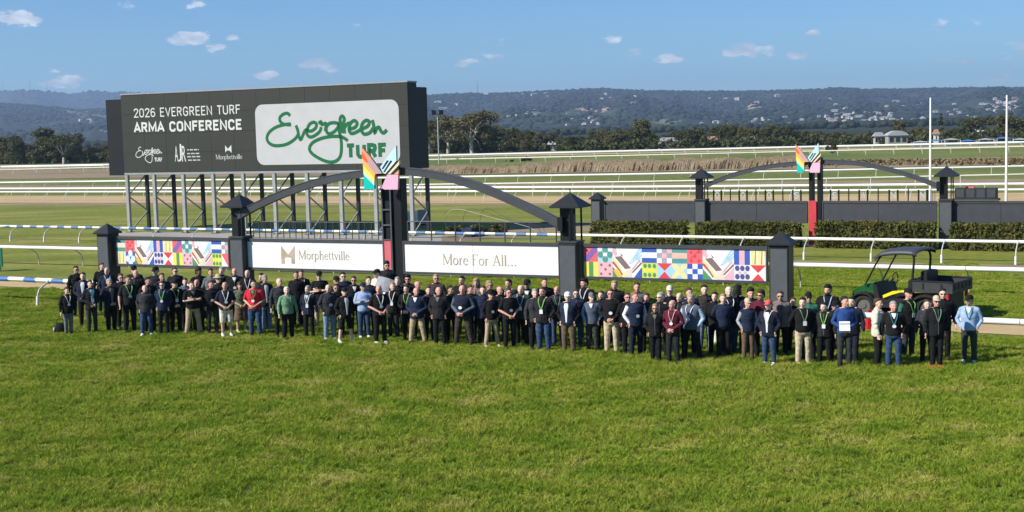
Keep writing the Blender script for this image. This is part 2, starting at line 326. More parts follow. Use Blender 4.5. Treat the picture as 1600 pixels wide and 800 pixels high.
def hillz(az, d, lay):
    az = np.asarray(az); d = np.asarray(d)
    (A, E), d0, d1, se = (R1, 2300., 5600., 11) if lay == 1 else (R2, 7000., 9800., 12)
    cr = np.interp(az, A, E)*d1+CH; t = np.clip((d-d0)/(d1-d0), 0, 1.6)
    f = np.where(t < 1, t**1.15, 1-(t-1)*1.2)
    sp = fbm(az*16+.9*fbm(d/1500., az*5, 2, 3), d/3400., 4, se, .45)-.5; sp2 = fbm(az*60, d/420., 4, se+1)-.5
    tt = np.clip(t, 0, 1); z = cr*f*(1+1.15*sp*np.sin(np.pi*tt)**.7)+26*sp2*np.minimum(1, t*4)*(1-.75*(tt > .93))
    rd = 1-np.abs(2*fbm(az*26+.25*sp2, d/5200., 3, se+4)-1)
    z = z-cr*.26*(1-rd)*np.sin(np.pi*tt)
    return np.where(t <= 0, -2, z)
M_hill = smat('hill_scrub', [(.3, (.018, .026, .018)), (.5, (.028, .036, .024)), (.66, (.05, .056, .034)), (.8, (.10, .095, .06))], .0022, scale2=.012, amt2=.45)
M_clear = smat('hill_clearing', [(.3, (.11, .13, .05)), (.7, (.17, .17, .08))], .006, amt2=.2)
M_scar = smat('hill_scar', [(.3, (.34, .23, .17)), (.7, (.46, .33, .25))], .01, amt2=.2)
def hit_hill(px, py, lay=1):
    v = ray(px, py); a, e = azel(px, py); d = np.linspace(2350, 5600, 900) if lay == 1 else np.linspace(7100, 9800, 500)
    z = hillz(np.full_like(d, a), d, lay); k = np.argmax(z >= CH+e*d)
    return (a, d[k], float(z[k])) if z[k] >= CH+e*d[k] else None
SCARS = [(930, 170, 24, 5, 2), (1175, 166, 30, 4, 2), (1395, 165, 22, 3, 2), (1430, 161, 22, 2.5, 2), (108, 173, 9, 5, 1), (150, 178, 26, 6, 1), (1215, 169, 16, 2, 2), (1560, 162, 22, 2, 1), (820, 176, 30, 3, 1), (1040, 190, 25, 4, 1)]
def hills():
    for lay, (da, db, nd) in ((1, (2300, 6600, 170)), (2, (7000, 10800, 70))):
        A = np.linspace(R(-46), R(46), 1240); D = np.linspace(da, db, nd); AA, DD = np.meshgrid(A, D)
        Z = hillz(AA, DD, lay); V = np.stack([np.sin(AA)*DD, np.cos(AA)*DD, Z], -1).reshape(-1, 3)
        na = len(A); i, j = np.meshgrid(np.arange(na-1), np.arange(nd-1)); k = (j*na+i).ravel()
        F = np.stack([k, k+1, k+na+1, k+na], 1); mi = np.zeros(len(F), int)
        if lay == 1:
            c = V[F].mean(1); az = np.arctan2(c[:, 0], c[:, 1]); el = (c[:, 2]-CH)/np.hypot(c[:, 0], c[:, 1])
            for (px, py, hw, hh, mm) in SCARS:
                a, e = azel(px, py); w = ((az-a)/(hw/FPX))**2+((el-e)/(hh/FPX))**2+(fbm(az*900, el*1800, 2, 5)-.5)*1.6
                mi[w < 1] = mm
        me = npmesh('hills', V, F, [M_hill, M_clear, M_scar], mi, True); tag(link('hills', me), kind='structure')
hills()
def ico(sub=1):
    bm = bmesh.new(); bmesh.ops.create_icosphere(bm, subdivisions=sub, radius=1); V = np.array([v.co[:] for v in bm.verts]); F = np.array([[v.index for v in f.verts] for f in bm.faces]); bm.free(); return V, F
M_canopy = smat('hill_canopy', [(.3, (.013, .020, .013)), (.5, (.024, .032, .019)), (.7, (.042, .05, .027))], .02, scale2=.06, amt2=.4)
def hill_forest():
    rs = np.random.RandomState(5); V0, F0 = ico(1)
    for lay, n, dr in ((1, 40000, (2450, 5680)), (2, 5200, (8600, 9900))):
        az = rs.uniform(R(-40), R(40), n); d = dr[0]+(dr[1]-dr[0])*np.sqrt(rs.rand(n))
        k = n//6; d[:k] = (5600 if lay == 1 else 9800)+rs.randn(k)*45          # the tree line on the crest
        den = fbm(az*45, d/350., 3, 8); keep = (den > .40) | (np.arange(n) < k); az, d = az[keep], d[keep]; n = len(az)
        z = hillz(az, d, lay); r = rs.uniform(3.5, 8.5, n)*(1 if lay == 1 else 1.2)
        C = np.stack([np.sin(az)*d, np.cos(az)*d, z+r*.25], 1)
        sc = np.stack([r*rs.uniform(.9, 1.7, n), r, r*rs.uniform(.6, 1.0, n)], 1)
        jit = 1+rs.uniform(-.22, .22, (n, len(V0)))
        V = (C[:, None, :]+V0[None]*sc[:, None, :]*jit[..., None]).reshape(-1, 3)
        F = (np.arange(n)[:, None, None]*len(V0)+F0[None]).reshape(-1, 3)
        tag(link('hill_forest', npmesh('hill_forest', V, F, M_canopy)), 'dark bush covering the slopes and crest of the hills' if lay == 1 else 'bush along the crest of the farther ridge', 'forest', kind='stuff')
hill_forest()
def plain_trees():
    rs = np.random.RandomState(15); V0, F0 = ico(1); n = 17000; az = rs.uniform(R(-40), R(40), n); d = 1300+(3300-1300)*rs.rand(n)**.8; r = rs.uniform(2.2, 4.6, n)
    C = np.stack([np.sin(az)*d, np.cos(az)*d, r*rs.uniform(.6, 1.2, n)], 1); sc = np.stack([r*1.2, r, r*.95], 1); V = (C[:, None, :]+V0[None]*sc[:, None, :]*(1+rs.uniform(-.22, .22, (n, len(V0))))[..., None]).reshape(-1, 3)
    tag(link('plain_trees', npmesh('plain_trees', V, (np.arange(n)[:, None, None]*len(V0)+F0[None]).reshape(-1, 3), M_canopy)), 'dark suburban tree cover on the plain below the hills', 'trees', kind='stuff')
plain_trees()

# houses scattered over the hillside
M_wallw = mat('render_white', (.46, .45, .42), .8); M_roofr = mat('roof_red', (.34, .20, .15), .8); M_roofg = mat('roof_grey', (.30, .30, .31), .7); M_winD = mat('window_dark', (.03, .035, .045), .15)
def house_mesh(rm, l=16, w=11, h=4.2, rh=3):
    b = MB(); b.box(-l/2, l/2, -w/2, w/2, -3, h)
    b.mi = 1; o = .7; b.add([(-l/2-o, -w/2-o, h), (l/2+o, -w/2-o, h), (l/2+o, w/2+o, h), (-l/2-o, w/2+o, h), (-l/2+3, 0, h+rh), (l/2-3, 0, h+rh)], [(0, 1, 5, 4), (1, 2, 5), (2, 3, 4, 5), (3, 0, 4), (0, 3, 2, 1)])
    b.mi = 2
    for x in (-5, -1, 4): b.box(x-1, x+1, -w/2-.08, -w/2+.02, 1, 2.6)
    return b.mesh('hill_house', [M_wallw, rm, M_winD])
HM = [house_mesh(M_roofg), house_mesh(M_roofr, 19, 12), house_mesh(M_wallw, 14, 10, 5.5, 2.2), house_mesh(M_roofg, 24, 9, 4, 2)]
def hill_houses():
    rs = random.Random(12); cl = [(1340, 186, 70, 13, 70), (1290, 180, 30, 8, 14), (1420, 190, 40, 8, 26), (1570, 168, 34, 12, 46), (1500, 178, 30, 10, 16), (1190, 190, 50, 7, 16), (1150, 155, 90, 8, 10), (920, 190, 50, 9, 16),
        (690, 166, 30, 9, 7), (815, 182, 30, 9, 9), (980, 158, 60, 9, 8), (830, 150, 120, 4, 8), (60, 209, 10, 2, 4), (62, 165, 12, 2, 5), (138, 190, 16, 3, 6), (165, 205, 12, 4, 4), (1120, 196, 60, 6, 10), (1250, 160, 120, 10, 10)]
    for (px, py, sx, sy, n) in cl:
        where = 'above the left edge trees' if px < 400 else 'just right of the scoreboard top' if px < 760 else 'above the reed bank' if px < 1000 else 'above the back arch' if px < 1280 else 'in the village left of the nearer white pole' if px < 1445 else 'between and beyond the two white poles'
        for _ in range(int(n*.75)):
            q = hit_hill(px+rs.gauss(0, .5)*sx, py+rs.gauss(0, .5)*sy)
            if not q: continue
            a, d, z = q; s = rs.uniform(.45, .95)*d/4300
            o = link('hill_house', rs.choice(HM), None, (math.sin(a)*d, math.cos(a)*d, z+4*s), rs.uniform(-.8, .8)-a); o.scale = (s, s, s)
            tag(o, 'tiny pale house on the hillside '+where, 'house', 'houses scattered over the hillside')
hill_houses()
# masts on the ridge
M_steel = mat('steel', (.42, .43, .44), .45, metal=.3)
for (px, y0, y1, lab) in ((746, 147, 127, 'thin communications mast on the ridge right of the scoreboard'), (5, 143, 124, 'faint mast on the far left ridge, leftmost of three'), (47, 144, 123, 'faint mast on the far left ridge, middle of three'), (73, 144, 128, 'faint mast on the far left ridge, rightmost of three')):
    lay = 1 if px > 600 else 2; d = 5580 if lay == 1 else 9750; a, e = azel(px, y0); z = float(hillz(np.array([a]), np.array([float(d)]), lay)[0]); zt = CH+azel(px, y1)[1]*d
    b = MB(); r = 1.6 if lay == 1 else 1.3
    for q in range(3):
        an = q*2.094; b.tube([(math.cos(an)*r*2, math.sin(an)*r*2, -20), (math.cos(an)*.5, math.sin(an)*.5, zt-z)], .35*r, 4)
    n = 9
    for k in range(n):
        h = (zt-z)*k/n; rr = r*2*(1-k/n)+.5; c = [(math.cos(q*2.094)*rr, math.sin(q*2.094)*rr, h) for q in range(3)]; b.tube(c+[c[0]], .22*r, 4, False)
    tag(b.build('radio_mast', M_steel, loc=(math.sin(a)*d, math.cos(a)*d, z)), lab, 'mast')

# ------------------------------------------------------------------ trees
M_bark = mat('bark', (.20, .165, .13), .9, .3, 2.0, .5); M_bark2 = mat('pale_bark', (.42, .37, .31), .85, .25, 2.0, .4)
def leafmat(name, a, b_, c):
    m = smat(name, [(.3, a), (.5, b_), (.7, c)], .45, scale2=2.2, amt2=.45); blade_translucent(m); return m
LM = [leafmat('leaf_olive', (.08, .085, .034), (.125, .122, .05), (.18, .165, .07)), leafmat('leaf_dark', (.055, .068, .028), (.092, .10, .042), (.14, .145, .062)), leafmat('leaf_brown', (.095, .085, .04), (.14, .125, .055), (.19, .165, .075))]
def leaves(rs, C, rad, n, size):
    """n leaf quads spread over clumps C (k,3) with radii rad (k,)"""
    k = rs.randint(0, len(C), n); d = rs.randn(n, 3); d /= np.linalg.norm(d, axis=1)[:, None]; d[:, 2] *= .75
    P = C[k]+d*(rad[k]*(.35+.65*rs.rand(n)**.45))[:, None]
    u = rs.randn(n, 3); u /= np.linalg.norm(u, axis=1)[:, None]; w = np.cross(u, rs.randn(n, 3)); w /= np.linalg.norm(w, axis=1)[:, None]
    s = size*(.6+.9*rs.rand(n))[:, None]
    V = np.stack([P-u*s-w*s*.45, P+u*s*.2-w*s*.7, P+u*s+w*s*.45, P-u*s*.2+w*s*.7], 1).reshape(-1, 3)
    return V, np.arange(n*4).reshape(-1, 4)
def crown_mesh(seed, kind):
    """10 m tall tree; crown and trunk meshes"""
    rs = np.random.RandomState(seed); T = MB(); C = []; rad = []
    if kind == 'gum':
        T.tube([(0, 0, -.3), (.15, .1, 1.6), (.1, 0, 3.0)], [.42, .34, .28], 7)
        for i in range(7):
            a = i*.9+rs.rand()*.5; L = rs.uniform(2.6, 4.4); z1 = rs.uniform(5.5, 8.0)
            e = np.array([math.cos(a)*L, math.sin(a)*L, z1]); mid = np.array([math.cos(a)*L*.4, math.sin(a)*L*.4, 3.0+(z1-3)*.62])
            T.tube([(.1, 0, 2.6), tuple(mid), tuple(e)], [.2, .13, .05], 5)
            for j in range(4):
                c = e+rs.randn(3)*[1.0, 1.0, .6]+[0, 0, .5]; C.append(c); rad.append(rs.uniform(.8, 1.5))
                T.tube([tuple(mid), tuple(c)], [.07, .02], 4)
        for i in range(8): C.append(np.array([rs.randn()*1.6, rs.randn()*1.6, rs.uniform(6.8, 8.8)])); rad.append(rs.uniform(.9, 1.5))
        for i in range(9): a = rs.rand()*6.28; C.append(np.array([math.cos(a)*3.4, math.sin(a)*3.4, rs.uniform(2.6, 4.6)])); rad.append(rs.uniform(.7, 1.2))
        n, sz = 3000, .26
    elif kind == 'round':
        T.tube([(0, 0, -.3), (0, .1, 2.2), (.1, 0, 6.5)], [.4, .3, .08], 7)
        for i in range(34):
            a = rs.rand()*6.28; h = rs.uniform(1.4, 9.0); r = 3.1*math.sin(math.pi*min(1, (h-.2)/9.6)**.9)**.6*rs.uniform(.4, 1)
            c = np.array([math.cos(a)*r, math.sin(a)*r, h]); C.append(c); rad.append(rs.uniform(.8, 1.45))
            if i % 4 == 0: T.tube([(0, .05, h*.6), tuple(c)], [.12, .03], 4)
        n, sz = 3000, .26
    elif kind == 'cone':
        T.tube([(0, 0, -.3), (0, 0, 9.5)], [.3, .03], 6)
        for i in range(34):
            h = rs.uniform(.8, 9.7); a = rs.rand()*6.28; r = 1.75*(1-h/10.3)*rs.uniform(.5, 1); C.append(np.array([math.cos(a)*r, math.sin(a)*r, h])); rad.append(.3+.75*(1-h/10.3))
        n, sz = 2200, .22
    else:  # spreading thicket
        for i in range(4): T.tube([(rs.randn()*.8, rs.randn()*.6, -.3), (rs.randn()*2, rs.randn(), 4), (rs.randn()*2.6, rs.randn()*1.5, 7)], [.2, .12, .04], 5)
        for i in range(40):
            x = rs.uniform(-4.5, 4.5); C.append(np.array([x, rs.randn()*1.5, rs.uniform(.8, 8.6*(1-(x/6.2)**2))])); rad.append(rs.uniform(.8, 1.4))
        n, sz = 3200, .26
    V, F = leaves(rs, np.array(C), np.array(rad), n, sz)
    return V, F, T
TREES = {}
for q, (kd, lm) in enumerate((('gum', 0), ('gum', 1), ('round', 0), ('round', 1), ('round', 2), ('cone', 1), ('thicket', 0), ('thicket', 1), ('gum', 2))):
    V, F, T = crown_mesh(40+q, kd); TREES[q] = (kd, npmesh('crown', V, F, LM[lm]), T.mesh('trunk', M_bark2 if kd == 'gum' else M_bark, True))
def tree(px, y0, ytop, q, wf=1.0, label=None, group=None, name=None, dd=0):
    p = gd(px, 0+FPX*CH/(y0-yh(px))+dd); dist = p.y; H = (y0-ytop)*dist/FPX+.3
    kd, cr, tr = TREES[q]; nm = {'gum': 'gum_tree', 'round': 'broadleaf_tree', 'cone': 'conifer_tree', 'thicket': 'bushy_tree'}[kd]
    o = empty(name or nm, p, random.uniform(0, 6.28) if kd != 'thicket' else random.uniform(-.5, .5), label, 'tree', group); s = H/9.6; o.scale = (s*wf, s*wf, s)
    link('crown', cr, o); link('trunk', tr, o); return o
BASEY = ([0, 170, 640, 1000, 1300, 1600], [257.5, 254.5, 240.5, 234, 227.5, 223.5])
TOPY = ([-80, 0, 25, 45, 60, 85, 110, 125, 150, 172, 300, 600, 655, 690, 740, 780, 800, 820, 850, 880, 910, 945, 975, 1000, 1020, 1060, 1100, 1130, 1170, 1200, 1220, 1260, 1285, 1320, 1350, 1380, 1400, 1430, 1455, 1490, 1515, 1530, 1550, 1570, 1600, 1700],
        [214, 213, 212, 226, 216, 214, 215, 226, 226, 222, 218, 206, 197, 190, 190, 198, 203, 206, 208, 214, 210, 204, 203, 200, 205, 206, 203, 198, 196, 194, 198, 203, 200, 208, 207, 205, 197, 201, 200, 203, 196, 192, 200, 194, 188, 186])
NAMED = [(72, 256, 203, 3, 1.3, 'dark spreading tree, tallest of the clump at the far left edge of the course'), (100, 256, 211, 1, 1.35, 'broad dark gum beside the tallest tree of the left clump'), (28, 257, 218, 3, .95, 'round dark tree left of the tallest tree in the left clump'),
         (700, 240, 184, 0, 1.35, 'wide gum with pale limbs just right of the floodlight pole'), (738, 240, 179, 8, 1.3, 'tallest gum of the big grove right of the scoreboard'), (672, 240, 190, 1, 1.0, 'dark gum close against the right end of the scoreboard'),
         (803, 237, 203, 5, 1.3, 'pointed dark conifer right of the big gum grove'), (822, 238, 218, 4, 1.2, 'low reddish brown tree between the big grove and the long tree row'), (1001, 233, 188, 2, 1.15, 'rounded tree rising above its neighbours left of the back arch'),
         (1470, 223, 181, 5, .9, 'slender dark conifer just right of the nearer white pole'), (1404, 225, 190, 2, 1.1, 'rounded olive tree left of the nearer white pole'), (1527, 223, 184, 1, 1.1, 'dark gum between the two white poles'),
         (1577, 223, 183, 0, 1.2, 'olive gum behind the right white pole'), (1300, 241, 219, 3, 1.15, 'single round bushy tree right behind the back emblem')]
for (px, b0, tp, q, wf, lab) in NAMED: tree(px, b0, tp, q, wf, lab)
LAB = {'gum': 'leafy gum tree in the long tree row beyond the course', 'round': 'round crowned tree in the long tree row beyond the course', 'thicket': 'bushy many stemmed tree in the long tree row beyond the course', 'cone': 'pointed conifer in the long tree row beyond the course'}
x = -90.0
while x < 1700:
    b0 = np.interp(x, *BASEY)-.6; tp = np.interp(x, *TOPY); q = random.choice([0, 1, 2, 3, 3, 6, 7, 7, 8, 2, 4]); h = b0-tp
    if not 185 < x < 630: tree(x, b0, b0-h*random.uniform(.72, 1.02), q, random.uniform(.9, 1.35), LAB[TREES[q][0]].replace('in the long tree row beyond the course', 'in the far tree row '+('at the far left edge' if x < 185 else 'just right of the scoreboard' if x < 790 else 'above the front slogan board' if x < 930 else 'left of the back arch' if x < 1090 else 'above the back arch' if x < 1300 else 'between back arch and nearer white pole' if x < 1453 else 'between the two white poles' if x < 1572 else 'right of the right white pole')), TREES[q][0]+' trees in the far row', dd=random.uniform(0, 14))
    x += random.uniform(7, 13)
def scrub_row():
    rs = np.random.RandomState(3); C = []; rd = []
    for px in np.arange(-100, 1720, 2.2):
        b0 = np.interp(px, *BASEY); p = gd(px, FPX*CH/(b0-yh(px))); h = rs.uniform(1.0, 3.6)
        C.append([p.x+rs.randn(), p.y+rs.uniform(1, 14), h*.55]); rd.append(h*.6)
    V, F = leaves(rs, np.array(C), np.array(rd), 26000, .42); V[:, 2] = np.maximum(V[:, 2], .05)
    tag(link('scrub', npmesh('scrub', V, F, LM[1])), 'dark undergrowth along the foot of the far tree row', 'scrub', kind='stuff')
scrub_row()
def reeds():
    rs = np.random.RandomState(9); n = 15000; px = rs.uniform(560, 1275, n); u = rs.rand(n)
    b0 = np.interp(px, [560, 640, 1000, 1275], [274, 272.5, 267.5, 261]); dep = FPX*CH/(b0-np.array([yh(x) for x in px])); d = dep+u*9
    X = (px-800)/FPX*d; hh = (.85+.9*fbm(px/26., u*.5, 3, 4))*rs.uniform(.7, 1.15, n)*np.where(px < 860, .8, 1.05)
    le = .35+.25*rs.rand(n); w = .05+.05*rs.rand(n); z = np.zeros(n)
    V = np.stack([np.stack([X-w, d, z], 1), np.stack([X+w, d, z], 1), np.stack([X+w*1.2+le*.5, d, hh*.7], 1), np.stack([X+le, d, hh], 1), np.stack([X-w*.6+le*.4, d, hh*.75], 1)], 1).reshape(-1, 3)
    tag(link('reeds', npmesh('reeds', V, np.arange(n*5).reshape(-1, 5), smat('reed', [(.3, (.30, .22, .13)), (.5, (.42, .32, .2)), (.7, (.52, .42, .28))], .6, scale2=4, amt2=.35))), 'tall tan dry grass leaning along the bank behind the inner rail', 'reeds', kind='stuff')
    n = 9000; px = rs.uniform(560, 1850, n); b0 = np.interp(px, [560, 640, 1000, 1300, 1600, 1850], [268, 267, 262, 256.5, 254, 251]); d = FPX*CH/(b0-np.array([yh(x) for x in px]))+rs.randn(n)*4
    X = (px-800)/FPX*d; C = np.stack([X, d, .12+.2*rs.rand(n)], 1); V, F = leaves(rs, C, np.full(n, .35), 15000, .22)
    tag(link('dry_scrub', npmesh('dry_scrub', V, F, smat('dry_scrub', [(.3, (.11, .09, .04)), (.6, (.2, .15, .08)), (.8, (.28, .2, .13))], .1, scale2=2))), 'low brown scrub on the bank below the far green field', 'scrub', kind='stuff')
reeds()
def small_bush(px, y0, ytop, wf, lab, lm=1):
    p = gd(px, FPX*CH/(y0-yh(px))); h = (y0-ytop)*p.y/FPX; rs = np.random.RandomState(int(px)); k = 14
    C = np.stack([rs.randn(k)*h*.45*wf, rs.randn(k)*h*.35, rs.uniform(.2, .75, k)*h], 1); V, F = leaves(rs, C, np.full(k, h*.3), 1400, h*.09)
    V[:, 2] = np.maximum(V[:, 2], .02); o = empty('bush', p, 0, lab, 'bush'); link('foliage', npmesh('foliage', V, F, LM[lm]), o)
    t = MB(); t.tube([(0, 0, 0), (.05, 0, h*.5)], [h*.06, h*.03], 5); t.build('stem', M_bark, o)
small_bush(820, 252, 244, 1.2, 'small round dark bush alone on the far green slope'); small_bush(800, 253, 249, 1.5, 'flat little bush left of the round bush on the far slope')
small_bush(765, 368, 346, 2.6, 'low spreading green bush behind the white board with the slogan', 0); small_bush(718, 362, 352, 1.6, 'small green bush left of the spreading bush behind the slogan board', 0)
# ================================================================== RAILS
M_white = mat('white_plastic', (.80, .79, .74), .45, .06, 3); M_blue = mat('blue_sleeve', (.08, .18, .42), .5, .1, 4); M_cream = mat('cream_plastic', (.74, .72, .58), .5, .08, 2)
M_boot = mat('white_boot', (.70, .68, .60), .6, .12, 5); M_neck = mat('grey_neck', (.50, .50, .42), .5, .15, 5); M_rubber = mat('black_rubber', (.02, .02, .02), .7)
def rail(label, px, h, rz, ry, post=None, side=1, step=4.0, sleeves=None, m=None, boot=True, name='running_rail', ph=0.0):
    """px: photo pixels along the top of the rail; side=-1: posts' feet in front of the rail"""
    m = m or M_white; P = [G(x, y, h) for x, y in px]; o = empty(name, (P[0].x, P[0].y, 0), 0, label, 'rail'); o0 = Vector((P[0].x, P[0].y, 0))
    seg = [(P[i+1]-P[i]).length for i in range(len(P)-1)]; tot = sum(seg)
    def at(s):
        i = 0
        while i < len(seg)-1 and s > seg[i]: s -= seg[i]; i += 1
        d = (P[i+1]-P[i]).normalized(); return P[i]+d*s-o0, d
    b = MB(); n = int(tot/step)
    def length(s0, s1, r1, r2):
        k = max(1, int((s1-s0)/12)); b.tube([at(s0+(s1-s0)*i/k)[0]-Vector((0, 0, r1)) for i in range(k+1)], [(r2, r1)]*(k+1), 8)
    for i in range(n+1):
        s0, s1 = i*step, min(tot, (i+1)*step)-.02
        if s1 > s0: length(s0, s1, rz, ry)
    b.build('rail_tube', m, o, True)
    if sleeves:
        b = MB(); (sl, L, every, until) = sleeves
        s = sl
        while s < until*tot: length(s, s+L, rz*1.12, ry*1.12); s += every
        b.build('blue_sleeves', M_blue, o, True)['kind'] = 'stuff'
    if post:
        d = at(0)[1]; nrm = Vector((-d.y, d.x, 0)).normalized()*side; hh = h-rz*1.6
        q = MB(); q.tube([nrm*.62+Vector((0, 0, 0)), nrm*.58+Vector((0, 0, .42)), nrm*.5+Vector((0, 0, .6)), nrm*.22+Vector((0, 0, hh-.08)), Vector((0, 0, hh))], post, 6)
        pm = q.mesh('post', M_neck, True); q = MB(); q.tube([nrm*.62, nrm*.59+Vector((0, 0, .36))], post*1.9, 7); bm_ = q.mesh('boot', M_boot, True)
        q = MB(); q.ball((0, 0, hh+.02), (rz*1.25, ry*1.5, rz*1.25)); cm = q.mesh('clamp', M_neck, True)
        for i in range(int(tot/step)+1):
            if i >= 290: break
            p, _ = at(min(tot, i*step+ph)); e = link('post', pm, o); e.location = (p.x, p.y, 0)
            if boot: link('boot', bm_, e); link('clamp', cm, e)
    return o
rail('white running rail with blue sleeves passing behind the left of the crowd', [(-260, 420.5), (0, 431.5), (1600, 498.5), (1860, 509)], .98, .085, .10, .032, -1, 3.0, (1.2, .62, 1.5, .42), ph=1.0)
rail('plain white running rail just behind the painted boards and buggy', [(-260, 377), (0, 383), (1600, 418), (1860, 423.5)], 1.02, .085, .10, .03, 1, 3.0, boot=False)
rail('white running rail with blue sleeves between the two finish arches', [(-260, 348), (0, 351.5), (1600, 375.5), (1860, 379.5)], .98, .07, .08, .03, -1, 3.0, (0, .6, 1.2, .66))
rail('white rail along the near side of the sand track', [(-260, 299.2), (0, 298.6), (1000, 297), (1600, 294.5), (1860, 292)], 1.05, .085, .09, .03, -1, 3.0, boot=False)
rail('thick white rail along the far side of the sand track', [(-260, 294.5), (0, 293.3), (640, 291.5), (1000, 290), (1600, 285), (1860, 281)], 1.05, .105, .11, .035, -1, 3.0, boot=False)
rail('thin cream rail on the inner grass track', [(600, 288), (1000, 282.5), (1300, 277.5), (1600, 271), (1860, 264)], 1.05, .08, .08, .04, -1, 4.0, m=M_cream, boot=False)
rail('white rail below the bank of dry reeds', [(-260, 287), (0, 284), (640, 275.8), (1000, 270.5), (1600, 258), (1860, 251)], 1.05, .115, .12, .035, -1, 4.0, boot=False)
rail('thin cream rail on the near side of the far straight', [(-260, 272), (0, 264.5), (640, 249), (1000, 241.5), (1300, 234.5), (1600, 228), (1860, 221)], 1.05, .13, .14, .05, -1, 5.0, m=M_cream, boot=False)
rail('broad white outermost rail in front of the far trees', [(-260, 267), (0, 259), (172, 256), (640, 242.5), (1000, 234), (1300, 227), (1600, 220.5), (1860, 214)], 1.25, .25, .2, .06, -1, 5.0, boot=False)

# ================================================================== FINISH STRUCTURES
M_dark = mat('charcoal_paint_shade', (.022, .024, .027), .45, .1, 3); M_grey = mat('grey_paint', (.085, .09, .097), .5, .1, 3); M_blk = mat('black_paint', (.008, .008, .009), .5, .1, 3)  # charcoal darkened to put the shade of the post sides into the colour
M_board = mat('board_white', (.80, .79, .75), .45, .03, 2); M_red = mat('red_panel', (.55, .05, .06), .45, .08, 3); M_pinkred = mat('coral_panel', (.62, .13, .15), .5, .08, 3)
M_frame = mat('frame_grey', (.055, .058, .064), .5, .1, 3)
M_backb = mat('board_back', (.05, .053, .058), .6, .12, 2)
FA = Frame(gd(183, 53.9), gd(1197, 42.0)); FB = Frame(gd(945, 72.2), gd(1590, 62.3))
def post_simple(F, px, py, w, ztop, label, group=None):
    s, z = F.hit(px, py); o = empty('gate_post', F.w(s), F.rz, label, 'post', group)
    b = MB(); b.box(-w/2, w/2, -w/2, w/2, 0, ztop, .02); b.build('shaft', M_dark, o)  # near-black shaft: shade on the post sides is in the colour
    b = MB()
    for x0, x1 in ((-w/2+.05, w/2-.05),): b.box(x0, x1, -w/2-.012, -w/2, .1, ztop-.12)
    b.build('face_panel', M_grey, o)  # paler than the shaft: the sunlit front is put into the colour
    b = MB(); c = w/2+.09; b.box(-c, c, -c, c, ztop+.002, ztop+.06); b.add([(-c, -c, ztop+.06), (c, -c, ztop+.06), (c, c, ztop+.06), (-c, c, ztop+.06), (0, 0, ztop+.06+w*.58)], [(0, 1, 4), (1, 2, 4), (2, 3, 4), (3, 0, 4)])
    b.build('pyramid_cap', M_dark, o); return o
def post_lantern(F, px, py, w, zb, zt, label):
    """zb top of the solid lower part, zt eave of the roof"""
    s, z = F.hit(px, py); o = empty('lantern_post', F.w(s), F.rz, label, 'post')
    b = MB(); b.box(-w/2, w/2, -w/2, w/2, 0, zb, .02); b.build('shaft', M_dark, o)
    b = MB(); b.box(-w/2+.05, w/2-.05, -w/2-.012, -w/2, .1, zb-.1); b.build('face_panel', M_grey, o)  # dark shaft, paler front: shaded sides and sunlit face painted in
    b = MB(); b.box(-w/2-.02, w/2+.02, -w/2-.02, w/2+.02, zb+.002, zb+.05); b.build('ledge', M_frame, o)
    b = MB(); b.box(-w/2, -w/2+w*.5, -w*.2, w/2-.04, zb+.05, zt); b.build('upper_column', M_blk, o)
    for x, y in ((w/2-.06, -w/2+.06), (w/2-.06, w/2-.06), (w*.12, -w/2+.06)):
        b = MB(); b.box(x-.025, x+.025, y-.025, y+.025, zb+.05, zt); b.build('rod', M_blk, o)
    c = w/2+.2; b = MB(); b.box(-c, c, -c, c, zt+.002, zt+.06); b.add([(-c, -c, zt+.06), (c, -c, zt+.06), (c, c, zt+.06), (-c, c, zt+.06), (0, 0, zt+.5)], [(0, 1, 4), (1, 2, 4), (2, 3, 4), (3, 0, 4)])
    b.tube([(0, 0, zt+.45), (0, 0, zt+.62)], .02, 5); b.build('pyramid_roof', M_dark, o); return o
post_simple(FA, 170, 400, .62, 2.42, 'dark square post with pyramid cap at the left end of the boards'); post_simple(FA, 1221, 420, .62, 2.38, 'dark square post with pyramid cap at the right end of the painted board')
post_lantern(FA, 378, 400, .64, 2.36, 3.50, 'dark lantern topped post left of the white board with the M logo'); post_lantern(FA, 893, 410, .66, 2.36, 3.52, 'dark lantern topped post between slogan board and right painted board')
post_simple(FB, 934, 330, .55, 2.33, 'dark capped post at the left end of the blank back boards'); post_lantern(FB, 1097, 340, .6, 2.3, 3.42, 'lantern topped post at the left foot of the back arch')
post_lantern(FB, 1479, 340, .62, 2.3, 3.42, 'lantern topped post at the right foot of the back arch')

